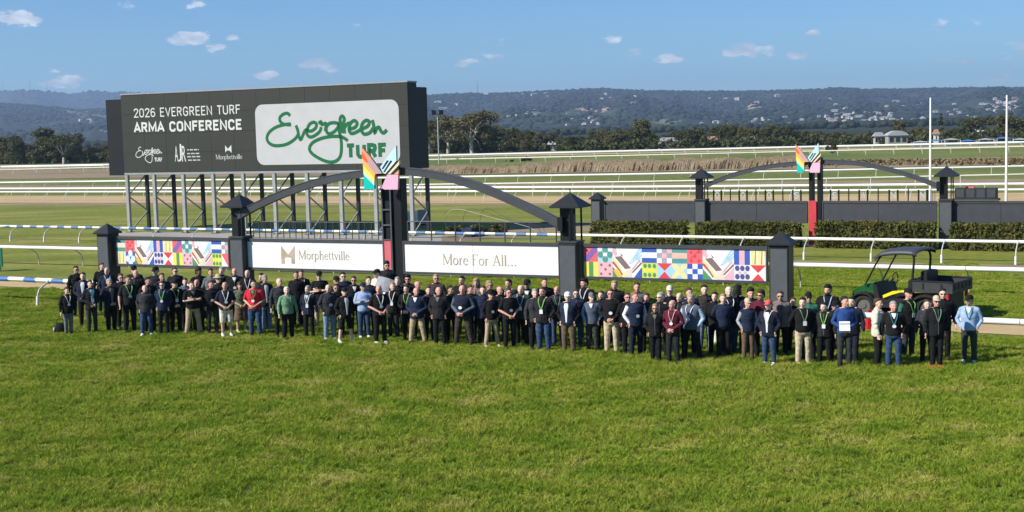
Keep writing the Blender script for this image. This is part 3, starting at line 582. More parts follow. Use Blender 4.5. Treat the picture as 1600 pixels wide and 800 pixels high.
# ---- stroke lettering with serifs
def ell(cx, cy, rx, ry, a0=0, a1=360, n=14): return [(cx+rx*math.cos(R(a0+(a1-a0)*i/n)), cy+ry*math.sin(R(a0+(a1-a0)*i/n))) for i in range(n+1)]
TK, TN = .115, .042
def srf(x, y, w=.1): return ([(x-w, y), (x+w, y)], TN)
GL = {'M': (1.1, [([(.16, 0), (.16, .98)], TN), ([(.16, .98), (.54, .06)], TK), ([(.54, .06), (.92, .98)], TN), ([(.92, .98), (.92, 0)], TK), srf(.16, .02), srf(.92, .02, .13), srf(.12, .98, .1), srf(.96, .98, .1)]),
 'o': (.62, [(ell(.3, .31, .23, .29, 90, 270), .085), (ell(.3, .31, .23, .29, -90, 90), .085)]), 'r': (.44, [([(.14, 0), (.14, .6)], TK), srf(.14, .02), srf(.1, .6, .06), ([(.16, .4), (.22, .55), (.32, .61), (.4, .56)], .06)]),
 'p': (.66, [([(.14, -.3), (.14, .6)], TK), srf(.14, -.29), srf(.1, .6, .06), (ell(.33, .31, .21, .28, 140, -140), .075)]), 'h': (.66, [([(.14, 0), (.14, 1)], TK), srf(.14, .02), srf(.1, .98, .06), ([(.16, .42), (.26, .58), (.38, .6), (.48, .5), (.5, .3), (.5, 0)], .085), srf(.5, .02)]),
 'e': (.54, [(ell(.29, .31, .22, .29, 10, 325), .07), ([(.08, .36), (.5, .36)], TN)]), 't': (.4, [([(.17, .82), (.17, .14), (.22, .04), (.34, .06)], .09), ([(.03, .6), (.34, .6)], TN)]),
 'v': (.54, [([(.07, .6), (.27, .02)], .095), ([(.27, .02), (.47, .6)], TN), srf(.07, .6, .08), srf(.47, .6, .07)]), 'i': (.3, [([(.15, 0), (.15, .6)], TK), srf(.15, .02), srf(.11, .6, .05), ([(.1, .84), (.2, .84)], .1)]),
 'l': (.3, [([(.15, 0), (.15, 1)], TK), srf(.15, .02), srf(.11, .98, .05)]), 'F': (.7, [([(.16, 0), (.16, .98)], TK), srf(.16, .02), ([(.05, .97), (.62, .97), (.62, .82)], TN), ([(.16, .52), (.46, .52)], TN)]),
 'A': (.86, [([(.1, .02), (.42, .98)], TN), ([(.42, .98), (.74, .02)], TK), ([(.22, .34), (.62, .34)], TN), srf(.1, .02), srf(.74, .02)]), '.': (.34, [([(.1, .07), (.22, .07)], .12)]), ' ': (.36, [])}
def ribbon(b, pts, w, y):
    P = [Vector((p[0], p[1])) for p in pts]; n = len(P); L = []; Rr = []
    ws = w if hasattr(w, '__len__') else [w]*n
    for i in range(n):
        a = (P[i]-P[i-1]).normalized() if i else None; c = (P[i+1]-P[i]).normalized() if i < n-1 else None
        t = (a+c).normalized() if a and c and (a+c).length > .2 else (a or c); nn = Vector((-t.y, t.x)); k = 1/max(.5, abs(nn.dot(Vector((-(a or c).y, (a or c).x))))); L.append(P[i]+nn*ws[i]/2*k); Rr.append(P[i]-nn*ws[i]/2*k)
    vs = [(p.x, y, p.y) for p in L]+[(p.x, y, p.y) for p in Rr]; b.add(vs, [(i, n+i, n+i+1, i+1) for i in range(n-1)])
def serif_text(txt, x0, x1, z0, H, y, slope=0):
    adv = sum(GL[c][0] for c in txt); sx = (x1-x0)/adv; b = MB(); x = x0; k = 0
    for c in txt:
        for pts, w in GL[c][1]:
            pts = [(x+px_*sx, z0+pz*H) for px_, pz in pts]; ribbon(b, pts, w*max(sx, H*.9), y-.0012*(k % 5)); k += 1
        x += GL[c][0]*sx
    return b
def spline(pts, n=5):
    P = [Vector(p) for p in pts]; out = []
    for i in range(len(P)-1):
        p0, p1, p2, p3 = P[max(0, i-1)], P[i], P[i+1], P[min(len(P)-1, i+2)]
        for k in range(n):
            t = k/n; out.append(tuple(.5*((2*p1)+(p2-p0)*t+(2*p0-5*p1+4*p2-p3)*t*t+(3*p1-p0-3*p2+p3)*t**3)))
    out.append(tuple(P[-1])); return out
SN = {'2': (.5, [[(.05, .74), (.08, .9), (.2, .98), (.33, .96), (.43, .84), (.42, .68), (.05, .03), (.47, .03)]]), '0': (.52, [ell(.25, .72, .19, .25, 180, 0, 8)+ell(.25, .28, .19, .25, 0, -180, 8)+[(.06, .72)]]), '6': (.52, [[(.42, .84), (.34, .96), (.18, .96), (.07, .8), (.06, .3)], ell(.25, .31, .19, .28, 0, 360, 14)]),
 'E': (.48, [[(.44, .97), (.07, .97), (.07, .03), (.44, .03)], [(.07, .52), (.38, .52)]]), 'V': (.54, [[(.04, 1), (.27, .04), (.5, 1)]]), 'R': (.54, [[(.07, 0), (.07, .97), (.28, .97), (.42, .9), (.44, .74), (.40, .56), (.28, .5), (.07, .5)], [(.27, .5), (.46, 0)]]),
 'G': (.56, [[(.46, .74), (.42, .9), (.3, .98), (.16, .94), (.07, .78), (.07, .24), (.16, .06), (.3, .02), (.42, .08), (.47, .2), (.47, .47), (.28, .47)]]), 'N': (.58, [[(.07, 0), (.07, 1), (.49, 0), (.49, 1)]]), 'T': (.48, [[(.02, .97), (.46, .97)], [(.24, .97), (.24, 0)]]),
 'U': (.56, [[(.07, 1), (.07, .24), (.15, .06), (.27, .02), (.39, .06), (.47, .24), (.47, 1)]]), 'F': (.46, [[(.43, .97), (.07, .97), (.07, 0)], [(.07, .52), (.38, .52)]]), 'A': (.56, [[(.03, 0), (.28, .98), (.53, 0)], [(.12, .3), (.44, .3)]]), 'M': (.68, [[(.07, 0), (.07, 1), (.34, .2), (.61, 1), (.61, 0)]]),
 'C': (.54, [[(.46, .72), (.42, .9), (.3, .98), (.16, .94), (.07, .78), (.07, .24), (.16, .06), (.3, .02), (.42, .08), (.46, .28)]]), 'O': (.56, [ell(.27, .74, .20, .23, 180, 0, 8)+ell(.27, .26, .20, .23, 0, -180, 8)+[(.07, .74)]]), 'J': (.4, [[(.3, 1), (.3, .2), (.24, .05), (.12, .02), (.03, .1)]]), ' ': (.30, [])}
def sans(txt, x0, x1, z0, H, y, w, gap=.07):
    adv = sum(SN[c][0]+gap for c in txt)-gap; sx = (x1-x0)/adv; b = MB(); x = x0; k = 0
    for c in txt:
        for pts in SN[c][1]: ribbon(b, [(x+a*sx, z0+w*.4+q*(H-w*.8)) for a, q in pts], w, y-.002*(k % 2)); k += 1
        x += (SN[c][0]+gap)*sx
    return b
def sans_text(txt, name, x0, x1, z0, z1, y, m, parent, bold=0.0):
    cu = bpy.data.curves.new(name, 'FONT'); cu.body = txt; cu.size = 1; cu.offset = bold; cu.resolution_u = 4
    t = bpy.data.objects.new(name, cu); COL.objects.link(t); bpy.context.view_layer.update(); me = bpy.data.meshes.new_from_object(t.evaluated_get(bpy.context.evaluated_depsgraph_get()))
    bpy.data.objects.remove(t); bpy.data.curves.remove(cu); co = np.empty(len(me.vertices)*3, np.float32); me.vertices.foreach_get('co', co); co = co.reshape(-1, 3)
    a, b_ = co[:, 0].min(), co[:, 0].max(); c, d = co[:, 1].min(), co[:, 1].max()
    out = np.stack([x0+(co[:, 0]-a)/(b_-a)*(x1-x0), np.full(len(co), y), z0+(co[:, 1]-c)/(d-c)*(z1-z0)], 1)
    me.vertices.foreach_set('co', out.ravel().astype(np.float32)); me.materials.clear(); me.materials.append(m); me.polygons.foreach_set('material_index', [0]*len(me.polygons)); me.update(); return link(name, me, parent)

# ---- boards along the front structure
def board(F, pxa, pxb, label, y=-.02, front=True, z0=1.17, z1=2.28, name='advertising_board', m=None):
    s0 = F.hit(pxa, 400 if front else 330)[0]; s1 = F.hit(pxb, 410 if front else 330)[0]; w = s1-s0
    o = empty(name, F.w(s0, y), F.rz, label, 'board'); b = MB(); b.box(0, w, 0, .10, z0, z1); b.build('backing', M_frame, o)
    b = MB(); t = .055
    b.box(0, w, -.05, -.001, z1-t*1.3, z1+.04); b.box(0, w, -.05, -.001, z0-.03, z0+t); b.box(0, t, -.05, -.001, z0+t, z1-t*1.3); b.box(w-t, w, -.05, -.001, z0+t, z1-t*1.3); b.build('frame', M_frame, o)
    for i in range(max(2, int(w/2.6))+1):                                    # struts on the back
        x = .15+(w-.3)*i/max(2, int(w/2.6)); b = MB(); b.box(x-.03, x+.03, .101, .16, z0-.0, z1); b.build('strut', M_frame, o)
    return o, w, t, z0, z1
M_gold = mat('gold_letter', (.40, .31, .22), .5, .06, 3); M_gold2 = mat('pale_gold', (.52, .38, .27), .5, .06, 3); M_seam = mat('seam_grey', (.60, .60, .58), .6)
def white_face(o, x0, x1, z0, z1, seam=None):
    b = MB(); b.box(x0, x1 if not seam else seam-.006, -.02, -.001, z0, z1); b.build('face_panel', M_board, o)
    if seam: b = MB(); b.box(seam+.006, x1, -.02, -.001, z0, z1); b.build('face_panel', M_board, o)
o, w, t, z0, z1 = board(FA, 386, 602, 'white board reading Morphettville with a tan M logo')
white_face(o, t, w-t, z0+t, z1-t*1.3, w*.5); ox = FA.hit(386, 400)[0]
def loc_s(F, px, py): s, z = F.hit(px, py, -.04); return s-ox, z
xa = loc_s(FA, 466, 400); xb = loc_s(FA, 546, 400)
serif_text('Morphettville', xa[0], xb[0], loc_s(FA, 500, 405)[1]-.01, .33, -.026).build('lettering', M_gold, o)
def mlogo(o, pts_fn, y, ma, mb_, parts=True):
    A = {'left_fold': ([(440, 550), (490, 612), (443, 648)], ma), 'left_leg': ([(443, 650), (466, 634), (468, 675), (445, 676)], mb_), 'mid_fold': ([(443, 648), (490, 612), (490, 630), (466, 634)], mb_), 'right_fold': ([(490, 612), (535, 550), (537, 640)], mb_),
         'mid_fold_right': ([(490, 630), (490, 612), (537, 640), (512, 634)], ma), 'right_leg': ([(512, 636), (537, 642), (538, 676), (514, 676)], ma)}
    for k, (pp, m) in A.items():
        q = [pts_fn(u, v) for u, v in pp]; area = sum(q[i][0]*q[(i+1) % len(q)][1]-q[(i+1) % len(q)][0]*q[i][1] for i in range(len(q)))
        b = MB(); b.flat(q if area > 0 else q[::-1], y); b.build('logo_'+k if 0 else 'logo_facet', m, o)
mlogo(o, lambda u, v: loc_s(FA, 340+u/4.443, 260+v/4.443), -.026, M_gold, M_gold2)
o, w, t, z0, z1 = board(FA, 631, 876, 'white board with the slogan More For All'); ox = FA.hit(631, 400)[0]
white_face(o, t, w-t, z0+t, z1-t*1.3, w*.46)
serif_text('More For All...', loc_s(FA, 691, 405)[0], loc_s(FA, 808, 408)[0], loc_s(FA, 740, 414)[1]-.01, .38, -.026).build('lettering', M_gold, o)

# ---- painted patchwork boards
CO = {'r': (.66, .06, .07), 'R': (.72, .13, .15), 'p': (.22, .12, .38), 't': (.09, .28, .27), 'T': (.36, .62, .66), 'w': (.80, .78, .74), 'b': (.05, .11, .42), 'B': (.36, .58, .78), 'k': (.74, .42, .45), 'y': (.80, .66, .10), 'Y': (.78, .66, .32),
      'g': (.09, .28, .12), 'n': (.22, .15, .14), 'o': (.80, .46, .05), 's': (.33, .34, .37), 'l': (.66, .74, .84), 'd': (.10, .08, .22), 'L': (.62, .66, .10), 'e': (.72, .62, .50), 'S': (.72, .45, .36)}
CI = list(CO); PM = [mat('mural_'+('light_' if c.isupper() else '')+c.lower(), CO[c], .5, .05, 5) for c in CI]
def mural(o, w, t, z0, z1, tiles, u0=0.0):
    x0, x1, za, zb = t, w-t, z0+t, z1-t*1.3; n = sum(2 if k == 'M' else q for k, q in tiles); tw = (x1-x0)/n; th = (zb-za)/2; b = MB()
    def P(c, pts, ox, oz, lay, sx=1, sz=1):
        pts = [(x0+(ox+px_*sx)*tw, za+(oz+pz*sz)*th) for px_, pz in pts]; a = sum(pts[i][0]*pts[(i+1) % len(pts)][1]-pts[(i+1) % len(pts)][0]*pts[i][1] for i in range(len(pts)))
        b.mi = CI.index(c); b.flat(pts if a > 0 else pts[::-1], -.004-.0025*lay)
    sq = [(0, 0), (1, 0), (1, 1), (0, 1)]
    def rc(c, a, bb, cc, d, ox, oz, lay=1): P(c, [(a, bb), (cc, bb), (cc, d), (a, d)], ox, oz, lay)
    def dots(c, ox, oz, r, pos): [P(c, ell(px_, pz, r*(.9 if len(pos) > 5 else 1), r*1.15, 0, 324, 9), ox, oz, 2) for px_, pz in pos]
    def tile(k, ox, oz, wd=1):
        if k == 'redband': P('R', sq, ox, oz, 0); P('p', [(0, 0), (.28, 0), (1, .78), (1, 1), (.72, 1), (0, .26)], ox, oz, 1)
        elif k == 'yg': P('y', sq, ox, oz, 0); rc('g', .36, 0, .66, 1, ox, oz)
        elif k == 'flower': P('T', sq, ox, oz, 0); dots('t', ox, oz, .2, [(.5, .82), (.5, .2), (.18, .5), (.82, .5)]); dots('w', ox, oz, .17, [(.5, .5), (.14, .86), (.86, .86)])
        elif k == 'pinkdots': P('k', sq, ox, oz, 0); dots('n', ox, oz, .08, [(.2, .2), (.8, .2), (.5, .5), (.22, .8), (.8, .78)])
        elif k == 'bwb': P('b', sq, ox, oz, 0); rc('w', 0, .33, 1, .7, ox, oz)
        elif k == 'check': P('k', sq, ox, oz, 0); [rc('s' if (i+j) % 2 else 'w', i/3, j/3, (i+1)/3, (j+1)/3, ox, oz) for i in range(3) for j in range(3) if (i+j) % 2 or (i*j) == 0]
        elif k == 'teal': P('t', sq, ox, oz, 0); rc('S', 0, .32, 1, .7, ox, oz)
        elif k == 'tealb': P('t', sq, ox, oz, 0); rc('e', 0, .32, 1, .7, ox, oz)
        elif k == 'reddot': P('R', sq, ox, oz, 0); dots('r', ox, oz, .09, [(.25, .2), (.75, .2), (.25, .75), (.75, .78), (.5, .5)]); P('r', [(.2, .3), (.8, .85), (.8, .92), (.2, .37)], ox, oz, 1)
        elif k == 'bpb': P('b', sq, ox, oz, 0); rc('k', .33, 0, .67, 1, ox, oz)
        elif k == 'squig':
            P('Y', sq, ox, oz, 0); [P('g' if i % 2 else 'w', [(.08+.2*i, .05), (.14+.2*i, .05), (.06+.2*i+.12*(i % 2), .95), (.02+.2*i+.12*(i % 2), .95)], ox, oz, 1) for i in range(5)]
        elif k == 'ydots': P('L', sq, ox, oz, 0); P('y', [(.1, .4), (.9, .4), (.9, .6), (.1, .6)], ox, oz, 1); dots('g', ox, oz, .13, [(.2, .8), (.5, .8), (.82, .8), (.2, .2), (.5, .2), (.82, .2)])
        elif k == 'hgB': P('B', sq, ox, oz, 0); P('r', [(0, 1), (.5, .5), (1, 1)], ox, oz, 1); P('r', [(.1, 0), (.9, 0), (.5, .45)], ox, oz, 1)
        elif k == 'hgW': P('w', sq, ox, oz, 0); P('r', [(0, 1), (.5, .5), (1, 1)], ox, oz, 1); P('r', [(.1, 0), (.9, 0), (.5, .45)], ox, oz, 1)
        elif k == 'yx': P('B', sq, ox, oz, 0); P('Y', [(0, 0), (.25, 0), (1, .8), (1, 1), (.75, 1), (0, .2)], ox, oz, 1); P('Y', [(1, 0), (.75, 0), (0, .8), (0, 1), (.25, 1), (1, .2)], ox, oz, 2)
        elif k == 'bcheck': P('w', sq, ox, oz, 0); [rc('b', i/3, j/3, (i+1)/3, (j+1)/3, ox, oz) for i in range(3) for j in range(3) if (i+j) % 2 == 0]
        elif k == 'pdots': P('l', sq, ox, oz, 0); dots('d', ox, oz, .16, [(.2, .78), (.52, .78), (.84, .78), (.2, .24), (.52, .24), (.84, .24)]); dots('k', ox, oz, .1, [(.36, .5), (.68, .5)])
        elif k == 'bdots': P('b', sq, ox, oz, 0); dots('l', ox, oz, .24, [(.22, .42), (.78, .42), (.5, .86), (.5, .1)])
        elif k == 'half': P('R', sq, ox, oz, 0); P('w', [(0, 0), (.6, 0), (0, .9)], ox, oz, 1)
    def motif(ox):   # the big M shape over two columns and both rows
        Q = lambda c, pts, lay: P(c, pts, ox, 0, lay)
        Q('w', [(0, 0), (2, 0), (2, 2), (0, 2)], 0); Q('k', [(0, 2), (.12, 2), (.35, 1.55), (.25, 1.35), (0, 1.6)], 1); Q('w', [(.2, 2), (.3, 2), (.6, 1.5), (.5, 1.45)], 2)
        Q('n', [(.1, 2), (.18, 2), (.75, 1.42), (.65, 1.4)], 1); Q('n', [(.15, 1.35), (.6, 1.42), (1.25, .62), (.85, .55)], 1)
        Q('Y', [(0, 1.3), (.12, 1.3), (.85, .3), (.85, .05), (.7, .05), (0, 1.0)], 1); Q('r', [(0, 1.05), (.1, 1.05), (.55, .45), (.5, .35), (0, .92)], 2); Q('n', [(.2, .8), (.26, .84), (.7, .2), (.62, .14)], 3)
        Q('g', [(0, .7), (.62, 0), (0, 0)], 2); Q('o', [(.05, .45), (.3, .55), (.7, .02), (.35, 0)], 3) if ox < 4 else None
        Q('B', [(2, 2), (1.85, 2), (1.12, .95), (1.2, .9), (2, 1.35)], 1); [Q('w', [(1.25+.17*i, 1.02), (1.32+.17*i, 1.02), (2, 1.95-.25*i), (2, 1.85-.25*i)], 2) for i in range(4)]
        Q('b', [(1.45, 0), (2, 0), (2, .7), (1.9, .6)], 1) if ox < 4 else Q('k', [(1.4, 0), (2, 0), (2, .85), (1.3, .1)], 1); Q('n', [(1.3, .35), (1.36, .3), (2, .95), (1.95, 1.05)], 3); Q('k', [(1.28, .55), (1.36, .5), (1.9, 1.2), (1.8, 1.2)], 3); Q('e', [(.85, .03), (1.3, .03), (1.3, .58), (.9, .5)], 2)
    x = 0.0
    for k, q in tiles:
        if k == 'M': motif(x); x += 2
        else:
            bot, top = k; full = q >= .99
            sv = len(b.v); tile(top, x, 1); tile(bot, x, 0)
            if not full:
                lim = x0+(x+q)*tw
                for i in range(sv, len(b.v)): b.v[i] = (min(b.v[i][0], lim), b.v[i][1], b.v[i][2])
            x += q
    b.build('painted_pattern', PM, o)
o, w, t, z0, z1 = board(FA, 910, 1200, 'long patchwork painted board at the right, over the maroon jumper man', name='painted_board')
mural(o, w, t, z0, z1, [(('yg', 'redband'), 1), (('pinkdots', 'flower'), 1), ('M', 2), (('ydots', 'bwb'), 1), (('hgB', 'check'), 1), (('yx', 'teal'), 1), (('bcheck', 'reddot'), 1), ('M', 2), (('pdots', 'bpb'), 1), (('hgW', 'squig'), 1)])
o, w, t, z0, z1 = board(FA, 181.5, 360.5, 'shorter patchwork painted board at the far left of the structure', name='painted_board')
mural(o, w, t, z0, z1, [(('squig', 'tealb'), 1), (('bdots', 'reddot'), 1), ('M', 2), (('pdots', 'bpb'), 1), (('hgW', 'squig'), 1), (('yg', 'redband'), 1), (('pinkdots', 'flower'), 1), ('M', 2), (('ydots', 'bwb'), 1), (('half', 'check'), .7)])
# blank boards of the back structure, each made of sheets
for a, b_, lab in ((945, 1086, 'blank dark board left of the back arch'), (1106, 1262, 'blank dark board under the left half of the back arch'), (1285, 1464, 'blank dark board under the right half of the back arch'), (1489, 1720, 'blank dark board running out of frame behind the buggy')):
    o, w, t, z0, z1 = board(FB, a, b_, lab, front=False, z0=1.16, z1=2.22, name='blank_board'); k = max(2, round(w/2.4))
    for i in range(k): b = MB(); b.box(t+(w-2*t)*i/k+.008, t+(w-2*t)*(i+1)/k-.008, -.02, -.001, z0+t, z1-t*1.3); b.build('sheet', M_backb, o)

# ---- winning post pylons with emblem, and arches
EMB = [((120, 160), (235, 290), (205, 345), (133, 250), 'e1'), ((235, 290), (380, 490), (290, 495), (175, 350), 'e2'), ((122, 215), (205, 340), (175, 350), (125, 290), 'e3'), ((125, 290), (175, 350), (290, 495), (282, 545), (135, 370), 'e4'), ((135, 370), (282, 545), (281, 590), (140, 440), 'e5'),
       ((140, 440), (281, 590), (280, 640), (145, 500), 'e6'), ((145, 500), (280, 640), (280, 685), (150, 690), 'e7'),
       ((350, 410), (550, 140), (555, 325), (520, 330), (385, 480), 'f1'), ((385, 480), (520, 330), (556, 327), (415, 495), 'f8'), ((415, 495), (556, 327), (580, 345), (445, 498), 'f2'), ((445, 498), (580, 345), (592, 322), (588, 380), (475, 500), 'f3'), ((475, 500), (588, 380), (585, 440), (515, 500), 'f2'), ((515, 500), (585, 440), (580, 500), 'f4'),
       ((440, 502), (580, 502), (572, 690), (400, 690), (368, 665), 'f5')]
EC = {'e1': (.80, .30, .16), 'e2': (.50, .32, .30), 'e3': (.80, .12, .05), 'e4': (.85, .42, .12), 'e5': (.85, .70, .08), 'e6': (.60, .78, .50), 'e7': (.0, .50, .42), 'f1': (.50, .76, .80), 'f8': (.72, .80, .78), 'f2': (.015, .03, .035), 'f3': (.85, .65, .38), 'f4': (.75, .35, .18), 'f5': (.80, .42, .55)}
EM = {k: mat('emblem_'+k[0]+'_'+str(int(k[1])), v, .4, .04, 3) for k, v in EC.items()}
def emblem(o, F, s0, fx, fy, off, depth=.10):
    def q(u, v):
        s, z = F.hit(*fx(u, v), off); return (s-s0, z)
    for i, e in enumerate(EMB):
        pts = [q(u, v) for u, v in e[:-1]]; a = sum(pts[j][0]*pts[(j+1) % len(pts)][1]-pts[(j+1) % len(pts)][0]*pts[j][1] for j in range(len(pts))); pts = pts if a > 0 else pts[::-1]
        cx = sum(p[0] for p in pts)/len(pts); cz = sum(p[1] for p in pts)/len(pts); pts = [(cx+(x-cx)*.985, cz+(z-cz)*.985) for x, z in pts]
        b = MB(); b.prism(pts, off-.004*(i % 3), off+depth); b.build('emblem_panel', EM[e[-1]], o)
    for pp in (((375, 430), (440, 325), (455, 325), (388, 425)), ((395, 470), (485, 325), (500, 328), (410, 465))):
        pts = [q(u, v) for u, v in pp]; a = sum(pts[j][0]*pts[(j+1) % 4][1]-pts[(j+1) % 4][0]*pts[j][1] for j in range(4)); b = MB(); b.prism(pts if a > 0 else pts[::-1], off-.03, off-.01); b.build('emblem_stripe', EM['f2'], o)
def pylon(F, c0, c1, zt, zr, label, redm, fx, fy, ladder, gap):
    """two black columns between s=c0 and c1, coloured panel in front up to zr, emblem on top"""
    o = empty('winning_post', F.w(c0), F.rz, label, 'winning post'); w = c1-c0
    cw = (w-gap)/2
    b = MB(); b.box(0, cw, 0, .42, 0, zt, .01); b.build('column', M_blk, o); b = MB(); b.box(cw+gap, w, 0, .42, 0, zt, .01); b.build('column', M_blk, o)
    if ladder:
        fr = MB(); x1 = w*.52
        for x in (0.0, x1-.05): fr.box(x, x+.05, -.09, -.03, 0, zt-.35)
        for z in (zr+.02, zr+.55, zr+1.1, .3): fr.box(.05, x1-.05, -.085, -.035, z, z+.05)
        fr.build('front_frame', M_grey, o); b = MB(); b.box(.07, x1-.07, -.08, -.04, .36, zr); b.build('coloured_panel', redm, o)
        b = MB(); b.box(cw+.001, cw+gap-.001, .1, .3, 0, zt-1.2); b.build('infill', M_blk, o)
    else:
        b = MB(); b.box(0, w*.62, -.06, -.003, 0, zr); b.build('coloured_panel', redm, o); b = MB(); b.box(w*.0, w*1.25, .421, .75, 0, zr-.1); b.build('rear_box', M_blk, o)
        b = MB(); b.box(-.12, w+.05, -.3, -.07, 0, .06); b.build('plinth', M_board, o)
    emblem(o, F, c0, fx, fy, -.46); return o
sA0 = FA.hit(598.5, 350)[0]; sA1 = FA.hit(628, 350)[0]; sB0 = FB.hit(1264, 330)[0]; sB1 = FB.hit(1283, 330)[0]
pylon(FA, sA0, sA1, 4.52, 2.3, 'front winning post with coral panel and large folded colour emblem', M_pinkred, lambda u, v: (550+u/8, 210+v/8), None, True, .10)
pylon(FB, sB0, sB1, 4.4, 2.27, 'back winning post with bright red lower panel and smaller colour emblem', M_red, lambda u, v: (1232.5+u*.0845, 211.5+v*.0845), None, False, .22)
def arch(F, pts, h, th, y, label):
    q = [F.hit(px, py, y) for px, py in pts]; q = spline(q, 4); s0, z0 = q[0]; o = empty('arch_beam', F.w(s0, y), F.rz, label, 'arch')
    for part, a, c, yy0, yy1, m in (('web', -h*.46, h*.46, .02, th-.02, M_frame), ('top_flange', h*.42, h*.5, 0, th, M_grey), ('bottom_flange', -h*.5, -h*.42, 0, th, M_frame)):
        b = MB(); vs = []
        for i, (s, z) in enumerate(q):
            t = Vector((q[min(i+1, len(q)-1)][0]-q[max(0, i-1)][0], q[min(i+1, len(q)-1)][1]-q[max(0, i-1)][1])).normalized(); n = Vector((-t.y, t.x))
            for k, yy in ((a, yy0), (c, yy0), (c, yy1), (a, yy1)): vs.append((s-s0+n.x*k, yy, z+n.y*k))
        fs = [(0, 1, 2, 3), tuple(len(vs)-4+i for i in (3, 2, 1, 0))]
        for i in range(len(q)-1): fs += [(4*i+j, 4*(i+1)+j, 4*(i+1)+(j+1) % 4, 4*i+(j+1) % 4) for j in range(4)]
        b.add(vs, fs); b.build(part, m, o)
    b = MB(); b.box(-.12, .0, -.03, th+.03, -.32, .14); b.build('end_plate', M_blk, o)
    b = MB(); s, z = q[-1]; b.box(s-s0, s-s0+.12, -.03, th+.03, z-z0-.32, z-z0+.14) if False else b.box(s-s0-.02, s-s0+.16, -.03, th+.03, z-.24, z+.22); b.T = Matrix.Identity(4); 
    me = b.mesh('end_plate', M_blk); link('end_plate', me, o)
    bpy.context.view_layer.update(); return o
arch(FA, [(369, 338), (400, 321), (440, 303), (490, 286), (540, 275), (600, 268.5), (640, 268.5), (690, 276), (740, 290), (790, 310), (840, 333), (872, 350)], .27, .26, -.30, 'big charcoal steel arch over the front white boards')
arch(FB, [(1100, 291), (1140, 275), (1190, 262), (1250, 255), (1300, 253), (1350, 257), (1400, 268), (1440, 281), (1464, 291)], .22, .24, -.28, 'slimmer charcoal steel arch behind, right of centre')

# ---- letters and uprights standing on the back boards
ls = empty('letter_row', FB.w(0), FB.rz, 'row of small dark edged letters standing on top of the back boards', 'letters')
M_lets = mat('letter_white', (.42, .41, .38), .5)
for ch, px in (('O', 1121), ('O', 1161), ('O', 1202), ('S', 1245), ('S', 1304), ('W', 1349), ('N', 1396), ('N', 1442)):
    s = FB.hit(px, 308)[0]; sans_text(ch, 'letter', s-.13, s+.13, 2.36, 2.70, -.03, M_lets, ls, .03); b = MB(); b.box(s-.24, s-.17, -.02, .05, 2.263, 2.80); b.box(s+.17, s+.24, -.02, .05, 2.263, 2.80); b.build('letter_edge', M_blk, ls)
for px in (1141, 1181, 1223, 1326, 1372, 1419): s = FB.hit(px, 308)[0]; b = MB(); b.box(s-.025, s+.025, 0, .05, 2.263, 2.85); b.build('upright', M_blk, ls)
s = FB.hit(1462, 308)[0]
for i in range(5): b = MB(); b.box(s-.45+i*.1, s-.43+i*.1, 0, .04, 2.263, 2.8); b.build('upright', M_frame, ls)
s0 = FB.hit(1492, 310)[0]; s1 = FB.hit(1557, 310)[0]; o = empty('equipment_case', FB.w(s0), FB.rz, 'long dark box standing on the back board left of the right white pole', 'case'); w = s1-s0
b = MB(); b.box(0, w, -.1, .5, 2.38, 2.86, .02); b.build('housing', M_dark, o); b = MB(); b.box(-.05, w+.1, -.14, .54, 2.275, 2.375); b.build('base_tray', M_frame, o)
for i in range(4): b = MB(); b.box(.06+w*i/4, w*(i+1)/4-.03, -.115, -.101, 2.43, 2.82); b.build('front_panel', M_frame, o)
b = MB(); b.box(w*.25, w*.45, .1, .3, 2.862, 2.93); b.build('bracket', M_pinkred, o)

# ---- hedges in front of the back boards
LH = leafmat('hedge_leaf', (.075, .085, .02), (.13, .13, .035), (.22, .19, .06))
def hedge(F, pa, pb, y0, y1, h, label, seed):
    s0 = F.hit(pa, 370)[0]; s1 = F.hit(pb, 370)[0]; w = s1-s0; rs = np.random.RandomState(seed); n = int(w*520)
    o = empty('hedge', F.w(s0, y0), F.rz, label, 'hedge'); b = MB(); b.box(.08, w-.08, .08, y1-y0-.08, 0, h-.08, .05); b.build('inner_growth', LM[1], o)
    dpt = y1-y0; f = rs.rand(n); P = np.stack([rs.rand(n)*w, rs.rand(n)*dpt, rs.rand(n)*h], 1); top = f < .45; P[top, 2] = h; fr = (f >= .45) & (f < .9); P[fr, 1] = 0; P[f >= .9, 0] = rs.choice([0, w], int((f >= .9).sum()))
    P += rs.randn(n, 3)*.035; P[:, 2] += (fbm(P[:, 0]*1.5, P[:, 1]*1.5, 3, seed)-.5)*.16; P[:, 2] = np.maximum(P[:, 2], .04)
    V, F_ = leaves(rs, P, np.full(len(P), .05), n*2, .06); link('foliage', npmesh('foliage', V, F_, LH), o)
hedge(FB, 938, 1080, -1.15, -.35, 1.12, 'clipped hedge below the leftmost blank board', 1); hedge(FB, 1100, 1256, -1.15, -.35, 1.15, 'clipped hedge left of the red winning post', 2)
hedge(FB, 1284, 1464, -1.15, -.35, 1.2, 'clipped hedge right of the red winning post', 3); hedge(FB, 1492, 1720, -1.15, -.35, 1.2, 'yellowish clipped hedge at the right edge behind the buggy', 4)

